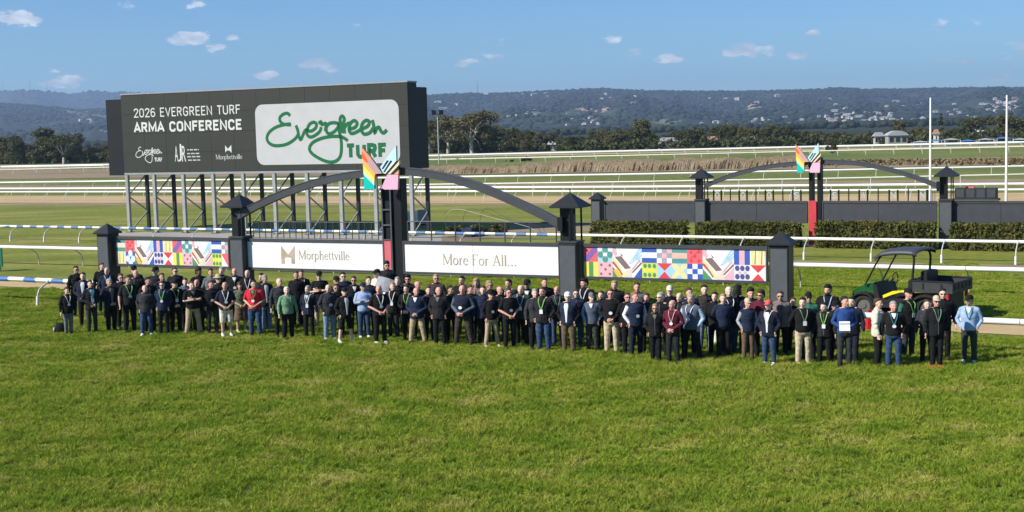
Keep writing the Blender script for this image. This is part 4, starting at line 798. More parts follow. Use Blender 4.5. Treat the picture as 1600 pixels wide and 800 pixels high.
# ================================================================== SCOREBOARD
M_screen = mat('screen_dark', (.034, .035, .029), .55, .06, .4); M_scrw = mat('screen_white', (.46, .46, .46), .6, .04, 1.2); M_scrt = mat('screen_text', (.60, .60, .57), .6, .05, 3); M_scrg = mat('screen_green', (.004, .12, .04), .6, .05, 3); M_cab = mat('cabinet', (.012, .013, .016), .5, .1, .5)
M_galv = mat('galvanised', (.34, .34, .32), .45, .14, 2, metal=.2); M_trim = mat('trim_grey', (.32, .33, .34), .4, metal=.3)
FS = Frame(gd(188, 90.0), gd(637, 80.2))
sL, zT = FS.hit(188, 151); sL2, zB = FS.hit(195, 270.5); sR, zT2 = FS.hit(636, 126); _, zB2 = FS.hit(639, 264)
sL = (sL+sL2)/2; zt = (zT+zT2)/2; zb = (zB+zB2)/2; SW = sR-sL
print('scoreboard', sL, sR, zT, zT2, zB, zB2)
sb = empty('scoreboard', FS.w(sL), FS.rz, 'huge dark video scoreboard on steel legs showing the conference title', 'scoreboard')
def sl(px, py): s, z = FS.hit(px, py, -.03); return s-sL, z
b = MB(); b.box(0, SW, .08, 1.1, zb, zt, .02); b.build('cabinet', M_cab, sb)
for i in range(12):
    for j in range(4): b = MB(); hh_ = (zt-zb-.04)/4; b.box(SW*i/12+.007, SW*(i+1)/12-.007, 0, .078, zb+.02+hh_*j+.007, zb+.02+hh_*(j+1)-.007); b.build('screen_module', M_screen, sb)
b = MB(); b.box(-.03, SW+.03, -.03, 1.12, zt+.003, zt+.09); b.build('top_trim', M_trim, sb); b = MB(); b.box(0, SW, -.02, .12, zb-.14, zb-.003); b.build('bottom_trim', M_trim, sb)
sw0 = FS.hit(172, 210, 1.4)[0]-sL
b = MB(); b.box(sw0, .55, 1.12, 2.6, zb-.2, zt-.22, .02); b.build('rear_cabinet', M_cab, sb); b = MB(); b.box(.56, SW-.1, 1.12, 2.5, zb, zt-.25, .02); b.build('rear_cabinet', M_cab, sb)
b = MB(); x0_, z0_ = sl(401, 258); x1_, z1_ = sl(622, 155); xm = .5*(sl(400, 205)[0]+x0_); r = .55
c = []
for cx, cz, a in ((x1_-r, z1_-r, 0), (xm+r, z1_-r, 90), (xm+r, z0_+r, 180), (x1_-r, z0_+r, 270)): c += ell(cx, cz, r, r, a, a+90, 6)
b.prism(c, -.006, -.0005); b.build('logo_plate', M_scrw, sb)
def row(txt, pxs, pys, bold, nm):  # pxs left,right; pys: top-left,bottom-left,top-right,bottom-right
    a = sl(pxs[0], pys[1]); b_ = sl(pxs[1], pys[3]); zt_ = (sl(pxs[0], pys[0])[1]+sl(pxs[1], pys[2])[1])/2; z_ = (a[1]+b_[1])/2; sans(txt, a[0], b_[0], z_, zt_-z_, -.008, bold).build(nm, M_scrt, sb)['kind'] = 'stuff'
row('2026 EVERGREEN TURF', (209, 375.5), (170, 184.5, 162.5, 178), .075, 'title_line'); row('ARMA CONFERENCE', (209.5, 378), (191.5, 208, 185.5, 202.5), .135, 'title_line')
EV = [[(265, 300), (250, 283), (225, 286), (200, 306), (198, 330), (215, 350), (245, 357), (272, 358)], [(268, 352), (225, 357), (170, 375), (130, 405), (113, 440), (122, 472), (155, 493), (205, 494), (255, 480), (300, 448), (322, 415)],
      [(303, 362), (315, 392), (322, 430), (335, 455), (352, 420), (368, 392), (400, 400), (432, 380), (438, 352), (418, 341), (392, 356), (378, 388), (376, 418), (395, 438), (425, 430), (460, 402), (470, 372)],
      [(452, 348), (468, 338), (474, 356), (500, 350), (496, 400)], [(590, 350), (555, 344), (522, 350), (504, 374), (505, 402), (520, 416), (548, 408), (575, 382), (590, 352), (588, 400), (598, 440), (603, 500), (597, 560), (572, 593), (535, 603), (490, 594), (435, 566), (400, 536), (394, 505), (418, 472), (475, 446), (545, 434), (605, 438), (645, 462)],
      [(606, 412), (598, 360), (594, 318), (608, 300), (622, 320), (616, 352), (624, 414)], [(618, 385), (640, 352), (668, 346)], [(658, 386), (692, 374), (706, 348), (688, 330), (664, 346), (652, 384), (666, 414), (700, 406), (738, 382)], [(738, 384), (775, 366), (786, 338), (766, 328), (742, 348), (733, 384), (750, 418), (788, 410), (812, 378)],
      [(806, 326), (816, 368), (822, 408), (834, 382), (850, 374), (862, 398), (880, 411), (902, 390)]]
def script(fn, w, m, nm, y):
    b = MB()
    for i, st in enumerate(EV): ribbon(b, spline([fn(u, v) for u, v in st], 5), w, y-.0015*i)
    b.build(nm, m, sb)
script(lambda u, v: sl(390+u/4.21, 110+v/4.21), .21, M_scrg, 'script_lettering', -.012)
a = sl(541, 250); c = sl(604, 246); b_ = sl(541, 225); d = sl(604, 222); z_ = (a[1]+c[1])/2; sans('TURF', a[0]+.05, c[0], z_, (b_[1]+d[1])/2-z_, -.016, .25, .13).build('turf_lettering', M_scrg, sb)
script(lambda u, v: sl(160+(230+(u-110)*.232)/4.443, 110+(530+(v-283)*.34)/4.443+.5), .045, M_scrt, 'small_script', -.008)
a = sl(241, 252.5); c = sl(253, 252); sans_text('TURF', 'small_lettering', a[0], c[0], a[1], a[1]+.26, -.009, M_scrt, sb, .03)
for tx, u0, u1 in (('A', 503, 525), ('J', 526, 550), ('R', 552, 580)): a = sl(160+u0/4.443, 252.5); c = sl(160+u1/4.443, 252.5); sans_text(tx, 'monogram_letter', a[0], c[0], a[1], sl(280, 228 if tx != 'J' else 225)[1], -.008, M_scrt, sb, .0)
for i, v in enumerate((552, 578, 600, 624)):
    b = MB(); a = sl(160+588/4.443, 110+v/4.443); c = sl(160+(678-(i == 0)*10)/4.443, 110+v/4.443-.5)
    n_ = 14
    for j in range(n_):
        if (j*7+i*3) % 5 != 4: xx = a[0]+(c[0]-a[0])*j/n_; b.box(xx, xx+(c[0]-a[0])/n_*.78, -.009, -.006, a[1]-.035, a[1]+.04)
    b.build('small_text_line', M_scrt, sb)
a = sl(160+785/4.443, 249); c = sl(160+970/4.443, 247); sv0 = serif_text('Morphettville', a[0], c[0], a[1], .30, -.008); sv0.build('small_serif_lettering', M_scrt, sb)
for pp in ([(850, 520), (870, 545), (852, 570)], [(893, 518), (870, 545), (895, 572)], [(860, 548), (882, 548), (871, 560)]):
    q = [sl(160+u/4.443, 110+v/4.443) for u, v in pp]; ar = sum(q[i][0]*q[(i+1) % 3][1]-q[(i+1) % 3][0]*q[i][1] for i in range(3)); b = MB(); b.flat(q if ar > 0 else q[::-1], -.008); b.build('small_logo_facet', M_scrt, sb)
def bar(p, q, r, m, nm, parent, n=6): b = MB(); b.tube([p, q], r, n); return b.build(nm, m, parent)
zk = zb-.14
for px in (200, 242, 287.5, 334, 381, 429.5, 480.5, 533, 587, 643):
    x = FS.hit(px, 330)[0]-sL; hm = zk*.5
    b = MB(); b.box(x-.11, x+.11, 0, .2, .02, zk-.003); b.build('front_leg', M_galv, sb); b = MB(); b.box(x-.1, x+.1, 1.9, 2.1, .02, zk-.003); b.build('rear_leg', M_dark, sb)
    bar((x, .2, zk*.62), (x, 1.9, zk*.36), .05, M_galv, 'brace', sb); bar((x, .2, .12), (x, 1.9, zk*.34), .05, M_galv, 'brace', sb); bar((x, .2, zk*.66), (x, 1.9, zk*.98), .05, M_galv, 'brace', sb)
    b = MB(); b.box(x-.22, x+.22, -.1, .32, .02, .06); b.box(x-.2, x+.2, 1.8, 2.2, .02, .06); b.build('foot_plate', M_frame, sb)

# ---- cabinet, bin, handrails and clutter near the scoreboard
def gbox(name, px, y0, wpx, hpx, dep, m, label, cat, F=FS, extra=None):
    p = gd(px, FPX*CH/(y0-yh(px))); k = p.y/FPX; o = empty(name, p, F.rz, label, cat); w, h = wpx*k*1.1, hpx*k
    b = MB(); b.box(-w/2, w/2, 0, dep, .1, h, .02); b.build('housing', m, o)
    b = MB(); b.box(-w/2+.05, -.01, -.02, -.002, .18, h-.1); b.build('door', m, o); b = MB(); b.box(.01, w/2-.05, -.02, -.002, .18, h-.1); b.build('door', m, o)
    b = MB(); b.box(-w/2+.03, w/2-.03, .03, dep-.03, .006, .099); b.build('plinth', M_dark, o); return o
gbox('electrical_cabinet', 641, 350, 12, 20, .5, M_white, 'white electrical cabinet at the right leg of the scoreboard', 'cabinet'); gbox('electrical_cabinet', 659, 352, 14, 24, .6, M_galv, 'grey electrical cabinet beside the white one by the scoreboard', 'cabinet')
gbox('storage_bin', 729, 371, 17, 14, .9, mat('navy_bin', (.02, .03, .06), .5), 'low dark navy storage bin behind the slogan board', 'bin')
def handrail(pa, pb, y, label, zt_, n, mids, m, r=.025):
    s0 = FA.hit(pa, 370)[0]; s1 = FA.hit(pb, 370)[0]; w = s1-s0; o = empty('handrail', FA.w(s0, y), FA.rz, label, 'handrail'); bar((0, 0, zt_), (w, 0, zt_), r, m, 'top_rail', o)
    for z in mids: bar((0, 0, z), (w, 0, z), r*.8, m, 'mid_rail', o)
    for i in range(n+1): bar((w*i/n, 0, 2.325), (w*i/n, 0, zt_), r, m, 'upright', o, 5)
handrail(395, 590, .06, 'thin dark picket handrail behind the Morphettville board', 2.95, 20, [2.35], M_frame, .018); handrail(636, 868, .06, 'grey handrail behind the slogan board', 3.0, 6, [2.45], M_frame)
pf = empty('pipe_frame', gd(800, 79), FA.rz, 'curved pale pipe frame lying on the grass behind the slogan board', 'frame')
for k in range(3): b = MB(); b.tube(spline([(-4.5+k*.8, k*.6, .1), (-4+k*.8, k*.6, 1.5), (-1, k*.6, .95), (1.2, k*.6, .45), (1.6, k*.6, .1)], 5), .012, 5); b.build('bent_pipe', M_frame if k else M_neck, pf, True)
# ---- flood light, white poles, marker
fl = gd(686, 262); o = empty('floodlight_pole', fl, 0, 'tall thin floodlight pole with two lamp heads right of the scoreboard', 'floodlight'); hh = CH-(175-yh(686))*fl.y/FPX
bar((0, 0, 0), (0, 0, hh), .13, M_steel, 'pole', o); b = MB(); b.box(-.75, .75, -.06, .06, hh-.3, hh-.2); b.build('crossarm', M_steel, o)
for sx in (-.72, .72): b = MB(); b.box(sx-.42, sx+.42, -.3, .15, hh-.62, hh+.35, .04); b.build('lamp_head', M_blk, o)
for px, yb_, yt, lab in ((1453.5, 322, 153, 'tall plain white pole left of the case on the back board'), (1572, 322, 149, 'tall plain white pole nearest the right edge')):
    p = gd(px, FPX*CH/(yb_-yh(px))); h = CH-(yt-yh(px))*p.y/FPX; o = empty('white_pole', p, 0, lab, 'pole'); b = MB(); b.tube([(0, 0, .1), (0, 0, h)], [.10, .06], 9); b.build('pole', M_white, o, True); b = MB(); b.box(-.2, .2, -.2, .2, 0, .1); b.build('base_plate', M_galv, o)
p = gd(-2, 64.5); o = empty('marker_board', p, FA.rz, 'dark green marker board cut by the left edge beside the plain rail', 'sign'); M_gr = mat('marker_green', (.01, .12, .07), .5); b = MB(); b.box(-.5, .28, 0, .06, .25, 1.15, .02); b.build('panel', M_gr, o)
bar((-.3, .03, 0), (-.3, .03, .25), .03, M_gr, 'leg', o); bar((.1, .03, 0), (.1, .03, .25), .03, M_gr, 'leg', o)

# ---- buildings and covers among the far trees
M_brick = mat('brick_far', (.36, .17, .11), .9, .15, 1); M_drab = mat('drab_render', (.30, .29, .26), .8); M_shade = mat('dark_opening', (.02, .022, .025), .7); M_blr = mat('blue_cover', (.06, .18, .42), .6); M_tin = mat('tin_roof', (.38, .39, .40), .5, .1, 1)
def shed(px, y0, wpx, hpx, dist, wm, rm, label, roof='gable', nm='house', wins=3):
    dist += 7; k = dist/FPX; w, h = wpx*k, hpx*k; v = gd(px, dist); base = v.copy(); lift = CH-(y0-yh(px))*k; base.z = 0
    h = max(h, 2.4)+max(0, lift); o = empty(nm, base, R(random.uniform(-12, 12)), label, 'building'); eav = h*.68; b = MB(); b.box(-w/2, w/2, 0, w*.6, 0, eav); b.build('wall', wm, o); b = MB(); e = .35
    if roof == 'gable': b.add([(-w/2-e, -e, eav), (w/2+e, -e, eav), (w/2+e, w*.6+e, eav), (-w/2-e, w*.6+e, eav), (-w/2+w*.12, w*.3, h), (w/2-w*.12, w*.3, h)], [(0, 1, 5, 4), (1, 2, 5), (2, 3, 4, 5), (3, 0, 4), (0, 3, 2, 1)])
    elif roof == 'curve':
        n = 9; vs = []
        for i in range(n+1): x = -w/2-e+(w+2*e)*i/n; z = eav+(h-eav)*math.sin(math.pi*i/n)**.7; vs += [(x, -e, z), (x, w*.6, z), (x, -e, eav-.05), (x, w*.6, eav-.05)]
        b.add(vs, [f for i in range(n) for f in ((4*i, 4*i+4, 4*i+5, 4*i+1), (4*i+2, 4*i+6, 4*i+4, 4*i), (4*i+1, 4*i+5, 4*i+7, 4*i+3))])
    else: b.box(-w/2-e, w/2+e, -e, w*.6+e, eav+.01, eav+.35)
    b.build('roof', rm, o)
    for i in range(wins): x = -w/2+w*(i+.5)/wins; b = MB(); b.box(x-w*.1, x+w*.1, -.06, .02, eav*.35, eav*.8); b.build('window', M_winD, o)
    return o
shed(1403, 219, 30, 14, 330, M_drab, M_tin, 'pale building with curved roof left of the nearer white pole', 'curve', 'pavilion'); shed(1374, 221, 14, 12, 345, M_wallw, M_roofg, 'small pale house left of the curved roof building')
shed(1543, 212, 20, 10, 330, M_wallw, M_cream, 'white building with flat pale roof left of the right white pole', 'flat', 'clubhouse'); shed(1463, 219, 7, 17, 330, M_cream, M_roofr, 'small turret like hut right beside the nearer white pole', 'gable', 'hut', 1)
shed(1046, 228, 26, 11, 372, M_wallw, M_roofg, 'white house with grey roof in the trees left of the back arch'); shed(985, 228, 12, 8, 385, M_wallw, M_wallw, 'small white house left of the rounded tall tree', 'gable'); shed(1113, 226, 14, 10, 372, M_brick, M_roofr, 'red brick house half hidden among the trees over the back arch')
shed(1131, 226, 12, 8, 372, M_brick, M_roofr, 'smaller red house just right of the brick house'); shed(1167, 226, 6, 15, 370, M_wallw, M_wallw, 'slim white kiosk in the trees over the back arch', 'flat', 'kiosk', 1); shed(820, 237, 16, 8, 395, M_brick, M_roofr, 'terracotta house behind the reddish tree')
shed(862, 234, 12, 9, 390, M_wallw, M_tin, 'pale shed roof among trees above the front lantern post', 'gable'); shed(925, 230, 10, 7, 392, M_wallw, M_roofg, 'little pale house left of the white cluster'); shed(160, 249, 13, 9, 400, M_wallw, M_wallw, 'white shed beside the left edge of the scoreboard', 'gable', 'shed')
shed(38, 252, 5, 9, 405, M_wallw, M_wallw, 'tiny white hut in front of the left tree clump', 'flat', 'hut', 1); shed(1590, 216, 10, 8, 340, M_wallw, M_blr, 'low hut with blue roof at the right edge', 'gable', 'hut', 1)
cs = [(1438, 'first'), (1462, ''), (1486, ''), (1512, ''), (1540, ''), (1568, ''), (1594, '')]
for i, (px, _) in enumerate(cs):
    p = gd(px, 318); o = empty('covered_stall', p, R(-6), None, 'stall'); w = 3.8
    b = MB(); e = .95+.2*(i % 3); b.add([(-w/2, -1.5, e), (w/2, -1.5, e), (w/2, 1.5, e), (-w/2, 1.5, e), (0, 0, e+.4)], [(0, 1, 4), (1, 2, 4), (2, 3, 4), (3, 0, 4)]); b.build('canopy', M_blr if i % 2 else M_tin, o)
    for x, y in ((-w/2, -1.5), (w/2, -1.5), (w/2, 1.5), (-w/2, 1.5)): bar((x*.97, y*.97, 0), (x*.97, y*.97, e), .06, M_white, 'leg', o, 4)
    b = MB(); b.box(-w/2+.1, w/2-.1, -1.2, 1.2, 0, .7); b.build('counter', M_tin if i % 2 else M_blr, o)
    o['label'] = ['white canopy stall, leftmost of the row by the far rail', 'blue canopy stall just right of the nearer white pole', 'white canopy stall, second white one of the far row', 'blue canopy stall left of the flat roofed white building', 'white canopy stall in front of the flat roofed building', 'blue canopy stall just left of the right white pole', 'white canopy stall, rightmost of the far row'][i]; o['group'] = 'canopy stalls beyond the far rail'
# ================================================================== PEOPLE
DG = None
def melt(mb, voxel, smooth=4, ratio=.5, name='m'):
    """fuse overlapping volumes into one continuous smooth surface"""
    me = mb.mesh(name, []); o = bpy.data.objects.new(name, me); COL.objects.link(o)
    r = o.modifiers.new('r', 'REMESH'); r.mode = 'VOXEL'; r.voxel_size = voxel
    if smooth: s = o.modifiers.new('s', 'SMOOTH'); s.iterations = smooth; s.factor = .5
    if ratio < 1: d = o.modifiers.new('d', 'DECIMATE'); d.ratio = ratio
    bpy.context.view_layer.update(); out = bpy.data.meshes.new_from_object(o.evaluated_get(bpy.context.evaluated_depsgraph_get()))
    bpy.data.objects.remove(o); bpy.data.meshes.remove(me); out.name = name; out.materials.clear()
    out.polygons.foreach_set('use_smooth', [True]*len(out.polygons)); out.update(); return out
def limb(b, pts, rad, n=10):
    b.tube(pts, rad, n)
    for p, r in zip(pts, rad): b.ball(p, r if not hasattr(r, '__len__') else r[0], 10, 7)
ARM = {'s': ((.255, .02, 1.14), (.275, -.05, .89)), 'c': ((.275, .03, 1.14), (.055, -.20, .975)), 'b': ((.285, .06, 1.15), (.11, .17, .98)), 'p': ((.272, .05, 1.14), (.178, -.045, .935)),
       'x': ((.255, -.04, 1.15), (-.07, -.215, 1.19)), 'h': ((.40, .05, 1.20), (.185, .0, 1.02))}
def arm_pts(code, sd):
    e, w = ARM[code]; k = .025 if code == 'x' and sd > 0 else 0
    return Vector((.178*sd, 0, 1.408)), Vector((e[0]*sd, e[1], e[2])), Vector((w[0]*sd, w[1]-k, w[2]+k*1.6))
LEG = {'n': (.115, .0), 'w': (.20, .0), 'm': (.085, .0), 'a': (.13, .05)}
def leg_pts(st, sd):
    f, y = LEG[st]; y = y*sd; return Vector((.092*sd, .01, .90)), Vector(((.092+f)/2*sd*1.02, y*.5-.012, .49)), Vector((f*sd, y+.02, .085))
def hand(b, w, e, code, sd):
    d = (w-e).normalized()
    if code in 'sp': d = Vector((0, -.12, -1)).normalized()
    if code == 'c': d = Vector((-.75*sd, -.1, -.35)).normalized()
    if code == 'b': d = Vector((-.8*sd, .1, -.4)).normalized()
    if code == 'x': d = Vector((-.9*sd, .15, .2)).normalized()
    up = Vector((0, -1, 0)) if code != 's' else Vector((-sd, 0, 0)); side = d.cross(up).normalized(); up = side.cross(d).normalized()
    c = w+d*.045; b.tube([w-d*.02, w+d*.03, w+d*.085], [(.026, .02), (.04, .017), (.04, .015)], 8)
    for k, (off, L) in enumerate(((-.030, .062), (-.010, .076), (.010, .082), (.029, .074))):
        p = w+d*.08+side*off; q = p+d*L*.5+up*.004; r = p+d*L*.85-up*.022; b.tube([p, q, r], [.0088, .008, .0065], 6)
    p = w+d*.03+side*.034; b.tube([p, p+d*.028+side*.026-up*.008, p+d*.06+side*.030-up*.016], [.011, .0095, .008], 6)
def body_mesh(arms, st):
    b = MB()
    b.loft([(0, 0, .80, .10, .08), (0, .0, .87, .155, .105), (0, .005, .97, .155, .105), (0, 0, 1.08, .140, .10), (0, -.005, 1.22, .160, .108), (0, 0, 1.35, .175, .11), (0, .005, 1.43, .15, .09), (0, .01, 1.48, .07, .07)], 16)
    b.tube([(0, .02, 1.42), (0, .012, 1.50), (0, -.005, 1.58)], [.066, .056, .056], 12)
    b.loft([(0, -.030, 1.525, .026, .03), (0, -.022, 1.545, .050, .062), (0, -.012, 1.585, .064, .083), (0, -.003, 1.64, .073, .094), (0, .003, 1.69, .075, .098), (0, .006, 1.73, .064, .085), (0, .006, 1.755, .036, .05), (0, .006, 1.762, .01, .012)], 16)
    b.tube([(0, -.092, 1.655), (0, -.106, 1.622), (0, -.112, 1.608), (0, -.094, 1.600)], [.010, .012, .015, .010], 8)      # nose
    b.ball((0, -.084, 1.672), (.052, .016, .010)); b.ball((0, -.090, 1.572), (.026, .012, .011)); b.ball((0, -.078, 1.540), (.022, .018, .016))
    for s in (-1, 1):
        b.ball((s*.076, .006, 1.635), (.011, .020, .032)); b.ball((s*.042, -.070, 1.61), (.022, .016, .018))
        a = arms[0] if s < 0 else arms[1]; S0, E, W_ = arm_pts(a, s)
        b.tube([(0, .01, 1.46), (s*.10, .01, 1.455), S0], [.055, .052, .052], 10); limb(b, [S0, S0.lerp(E, .5), E], [.052, .046, .037]); limb(b, [E, E.lerp(W_, .35), W_], [.037, .038, .024]); hand(b, W_, E, a, s)
        H, K, A = leg_pts(st, s); limb(b, [H, H.lerp(K, .45), K], [.085, .078, .054]); limb(b, [K, K.lerp(A, .3)+Vector((0, .012, 0)), A], [.052, .054, .036])
        b.tube([A+Vector((0, .03, -.04)), A+Vector((0, -.05, -.05)), A+Vector((s*.01, -.15, -.062))], [(.034, .04), (.04, .03), (.032, .018)], 10)
    return melt(b, .0095, 2, .42, 'body')
def body_turned(arms, st, a):
    base = C_(('body0', arms, st), body_mesh, arms, st)
    if a == 0: return base
    m = base.copy(); co = np.empty(len(m.vertices)*3, np.float32); m.vertices.foreach_get('co', co); co = co.reshape(-1, 3); t = np.clip((co[:, 2]-1.47)/.08, 0, 1); t = t*t*(3-2*t)*R(a)
    x = co[:, 0]*np.cos(t)-co[:, 1]*np.sin(t); y = co[:, 0]*np.sin(t)+co[:, 1]*np.cos(t); co[:, 0] = x; co[:, 1] = y; m.vertices.foreach_set('co', co.ravel()); m.update(); return m
def collar_mesh(): b = MB(); b.loft([(0, .012, 1.46, .088, .082), (0, .012, 1.50, .078, .076), (0, .010, 1.525, .074, .074)], 16, False); b.loft([(0, .010, 1.525, .074, .074), (0, .012, 1.50, .070, .068)], 16, False); return b.mesh('collar', [], True)
def zip_mesh(g): return patch([(.86, -.005, .005), (1.1, -.005, .005), (1.25, -.005, .005), (1.38, -.005, .005), (1.47, -.005, .005)], g+.007).mesh('zip', [])
def top_mesh(arms, kind):
    b = MB(); J = kind == 'jacket'; hem = {'jacket': .80, 'shirt': .87, 'short': .86, 'vest': .85}[kind]; g = {'jacket': .030, 'shirt': .018, 'short': .020, 'vest': .034}[kind]
    b.loft([(0, 0, hem, .158+g, .112+g), (0, 0, hem+.03, .166+g, .116+g), (0, 0, 1.0, .162+g, .113+g), (0, -.002, 1.10, .154+g, .112+g), (0, -.006, 1.23, .172+g, .120+g), (0, 0, 1.36, .182+g, .115+g), (0, .005, 1.43, .155+g*.6, .098+g*.6), (0, .012, 1.475, .088+g*.3, .078+g*.4), (0, .012, 1.50, .070+g*.2, .066+g*.3)], 20)
    for s in (-1, 1):
        S0, E, W_ = arm_pts(arms[0] if s < 0 else arms[1], s); b.tube([(0, .01, 1.445), (s*.10, .01, 1.44), S0], [.066, .064, .060+g*.3], 10)
        if kind in ('jacket', 'shirt'):
            q = .008 if J else 0; F = E.lerp(W_, .93); limb(b, [S0, S0.lerp(E, .5), E], [.064+q, .058+q, .050+q]); limb(b, [E, E.lerp(F, .5), F], [.050+q, .046+q, .037+q])
        elif kind == 'short': limb(b, [S0, S0.lerp(E, .75)], [.064, .060])
        else: b.ball(S0, .066)
    rs = np.random.RandomState(len(kind)); m = melt(b, .013, 3, .6, kind)
    co = np.empty(len(m.vertices)*3, np.float32); m.vertices.foreach_get('co', co); co = co.reshape(-1, 3)       # cloth folds
    f = (fbm(co[:, 0]*9+20, co[:, 2]*22+co[:, 1]*6+20, 3, 11)-.5)*.042; rad = co.copy(); rad[:, 2] = 0; rad /= np.linalg.norm(rad, axis=1)[:, None]+1e-6; co += rad*f[:, None]*(1 if J else .6); m.vertices.foreach_set('co', co.ravel()); m.update(); return m
def legs_mesh(st, kind):
    b = MB(); b.loft([(0, 0, .80, .13, .10), (0, 0, .87, .172, .122), (0, .005, .97, .170, .120), (0, 0, 1.02, .160, .114)], 18)
    for s in (-1, 1):
        H, K, A = leg_pts(st, s)
        if kind == 'shorts': limb(b, [H, H.lerp(K, .5), H.lerp(K, .96)], [.100, .096, .086])
        elif kind == 'skirt': b.tube([(s*.05, 0, .9), (s*.07, 0, .45)], [.12, .17], 14)
        else: limb(b, [H, H.lerp(K, .5), K], [.098, .090, .074]); b.tube([K, K.lerp(A, .5), A+Vector((0, 0, .0))], [.074, .068, .062], 12)
    m = melt(b, .014, 3, .6, kind); co = np.empty(len(m.vertices)*3, np.float32); m.vertices.foreach_get('co', co); co = co.reshape(-1, 3)
    co[:, 1] += (fbm(co[:, 0]*14+9, co[:, 2]*20+9, 3, 4)-.5)*.022; m.vertices.foreach_set('co', co.ravel()); m.update(); return m
def shoe_mesh(st, s):
    b = MB(); A = leg_pts(st, s)[2]; b.tube([A+Vector((0, .05, -.035)), A+Vector((0, -.01, -.03)), A+Vector((s*.005, -.10, -.05)), A+Vector((s*.012, -.185, -.06)), A+Vector((s*.012, -.20, -.064))], [(.034, .03), (.046, .048), (.047, .034), (.036, .022), (.02, .012)], 12)
    b.tube([A+Vector((0, 0, -.02)), A+Vector((0, .005, .05))], [.05, .045], 10); x = A; b.box(x.x-.042, x.x+.042+.0, x.y-.19, x.y+.075, .004, .028, .01); return melt(b, .010, 2, .5, 'shoe')
def torso_y(z, x, g): # front of the clothed torso
    rx = np.interp(z, [.85, 1.0, 1.1, 1.23, 1.36, 1.43, 1.48], [.166, .162, .154, .172, .182, .155, .09])+g; ry = np.interp(z, [.85, 1.0, 1.1, 1.23, 1.36, 1.43, 1.48], [.116, .113, .112, .120, .115, .098, .078])+g
    return -ry*math.sqrt(max(.05, 1-(x/rx)**2))
def patch(outline, g, y_add=0.0):
    """strip hugging the chest: outline = list of (z, x0, x1)"""
    b = MB(); n = 6; vs = []
    for z, x0, x1 in outline:
        for i in range(n): x = x0+(x1-x0)*i/(n-1); vs.append((x, torso_y(z, x, g)-.004-y_add, z))
    m = len(outline); k = len(vs); vs += [(x, y+.006, z) for x, y, z in vs]; fs = []
    for j in range(m-1):
        for i in range(n-1): a = j*n+i; fs += [(a, a+1, a+n+1, a+n), (k+a, k+a+n, k+a+n+1, k+a+1)]
    for j in range(m-1): a = j*n; fs += [(a, a+n, k+a+n, k+a), (a+n-1, k+a+n-1, k+a+2*n-1, a+2*n-1)]
    b.add(vs, fs); return b
def lanyard_mesh(g):
    b = MB()
    for s in (-1, 1):
        pts = [(s*.088, .03, 1.500), (s*.084, -.045, 1.475), (s*.07, torso_y(1.40, .07, g)-.006, 1.40), (s*.045, torso_y(1.30, .045, g)-.006, 1.30), (s*.006, torso_y(1.17, 0, g)-.008, 1.175)]
        b.tube(spline(pts, 3), [(.011, .004)]*13, 5)
    return b.mesh('lanyard', [], True)
def badge_mesh(g, rnd):
    b = MB(); y = torso_y(1.12, 0, g)-.014
    if rnd: b.tube([(0, y, 1.135), (0, y-.006, 1.135)], .045, 14)
    else: b.box(-.042, .042, y-.005, y, 1.06, 1.175, 0)
    return b.mesh('badge', [])
def hair_mesh(kind):
    b = MB()
    if kind == 'short':
        b.loft([(0, .045, 1.585, .062, .060), (0, .035, 1.62, .074, .078), (0, .026, 1.67, .080, .078), (0, .018, 1.705, .081, .090), (0, .008, 1.742, .073, .093), (0, .008, 1.775, .045, .06), (0, .008, 1.785, .012, .02)], 16)
    elif kind == 'full':
        b.loft([(0, .05, 1.57, .062, .06), (0, .035, 1.62, .080, .082), (0, .026, 1.67, .088, .088), (0, .012, 1.715, .088, .105), (0, .0, 1.76, .08, .105), (0, .005, 1.795, .052, .07), (0, .008, 1.808, .015, .02)], 16)
    elif kind == 'fringe':
        b.loft([(0, .055, 1.58, .052, .052), (0, .040, 1.62, .074, .072), (0, .034, 1.66, .079, .078), (0, .036, 1.69, .074, .074)], 16)
    elif kind == 'long':
        b.loft([(0, .07, 1.34, .085, .045), (0, .07, 1.42, .10, .05), (0, .055, 1.52, .095, .065), (0, .04, 1.60, .092, .085), (0, .022, 1.67, .090, .10), (0, .0, 1.715, .084, .11), (0, .004, 1.76, .074, .098), (0, .008, 1.79, .035, .05)], 16)
        for s in (-1, 1): b.tube([(s*.075, .0, 1.68), (s*.09, -.01, 1.56), (s*.085, .0, 1.40)], [.02, .026, .022], 7)
    elif kind == 'beard': b.loft([(0, -.052, 1.50, .028, .028), (0, -.050, 1.53, .050, .044), (0, -.046, 1.565, .060, .050), (0, -.02, 1.60, .070, .055)], 14)
    m = melt(b, .010, 2, .5, 'hair'); co = np.empty(len(m.vertices)*3, np.float32); m.vertices.foreach_get('co', co); co = co.reshape(-1, 3); co += (np.random.RandomState(2).rand(len(co), 3)-.5).astype(np.float32)*.006; m.vertices.foreach_set('co', co.ravel()); m.update(); return m
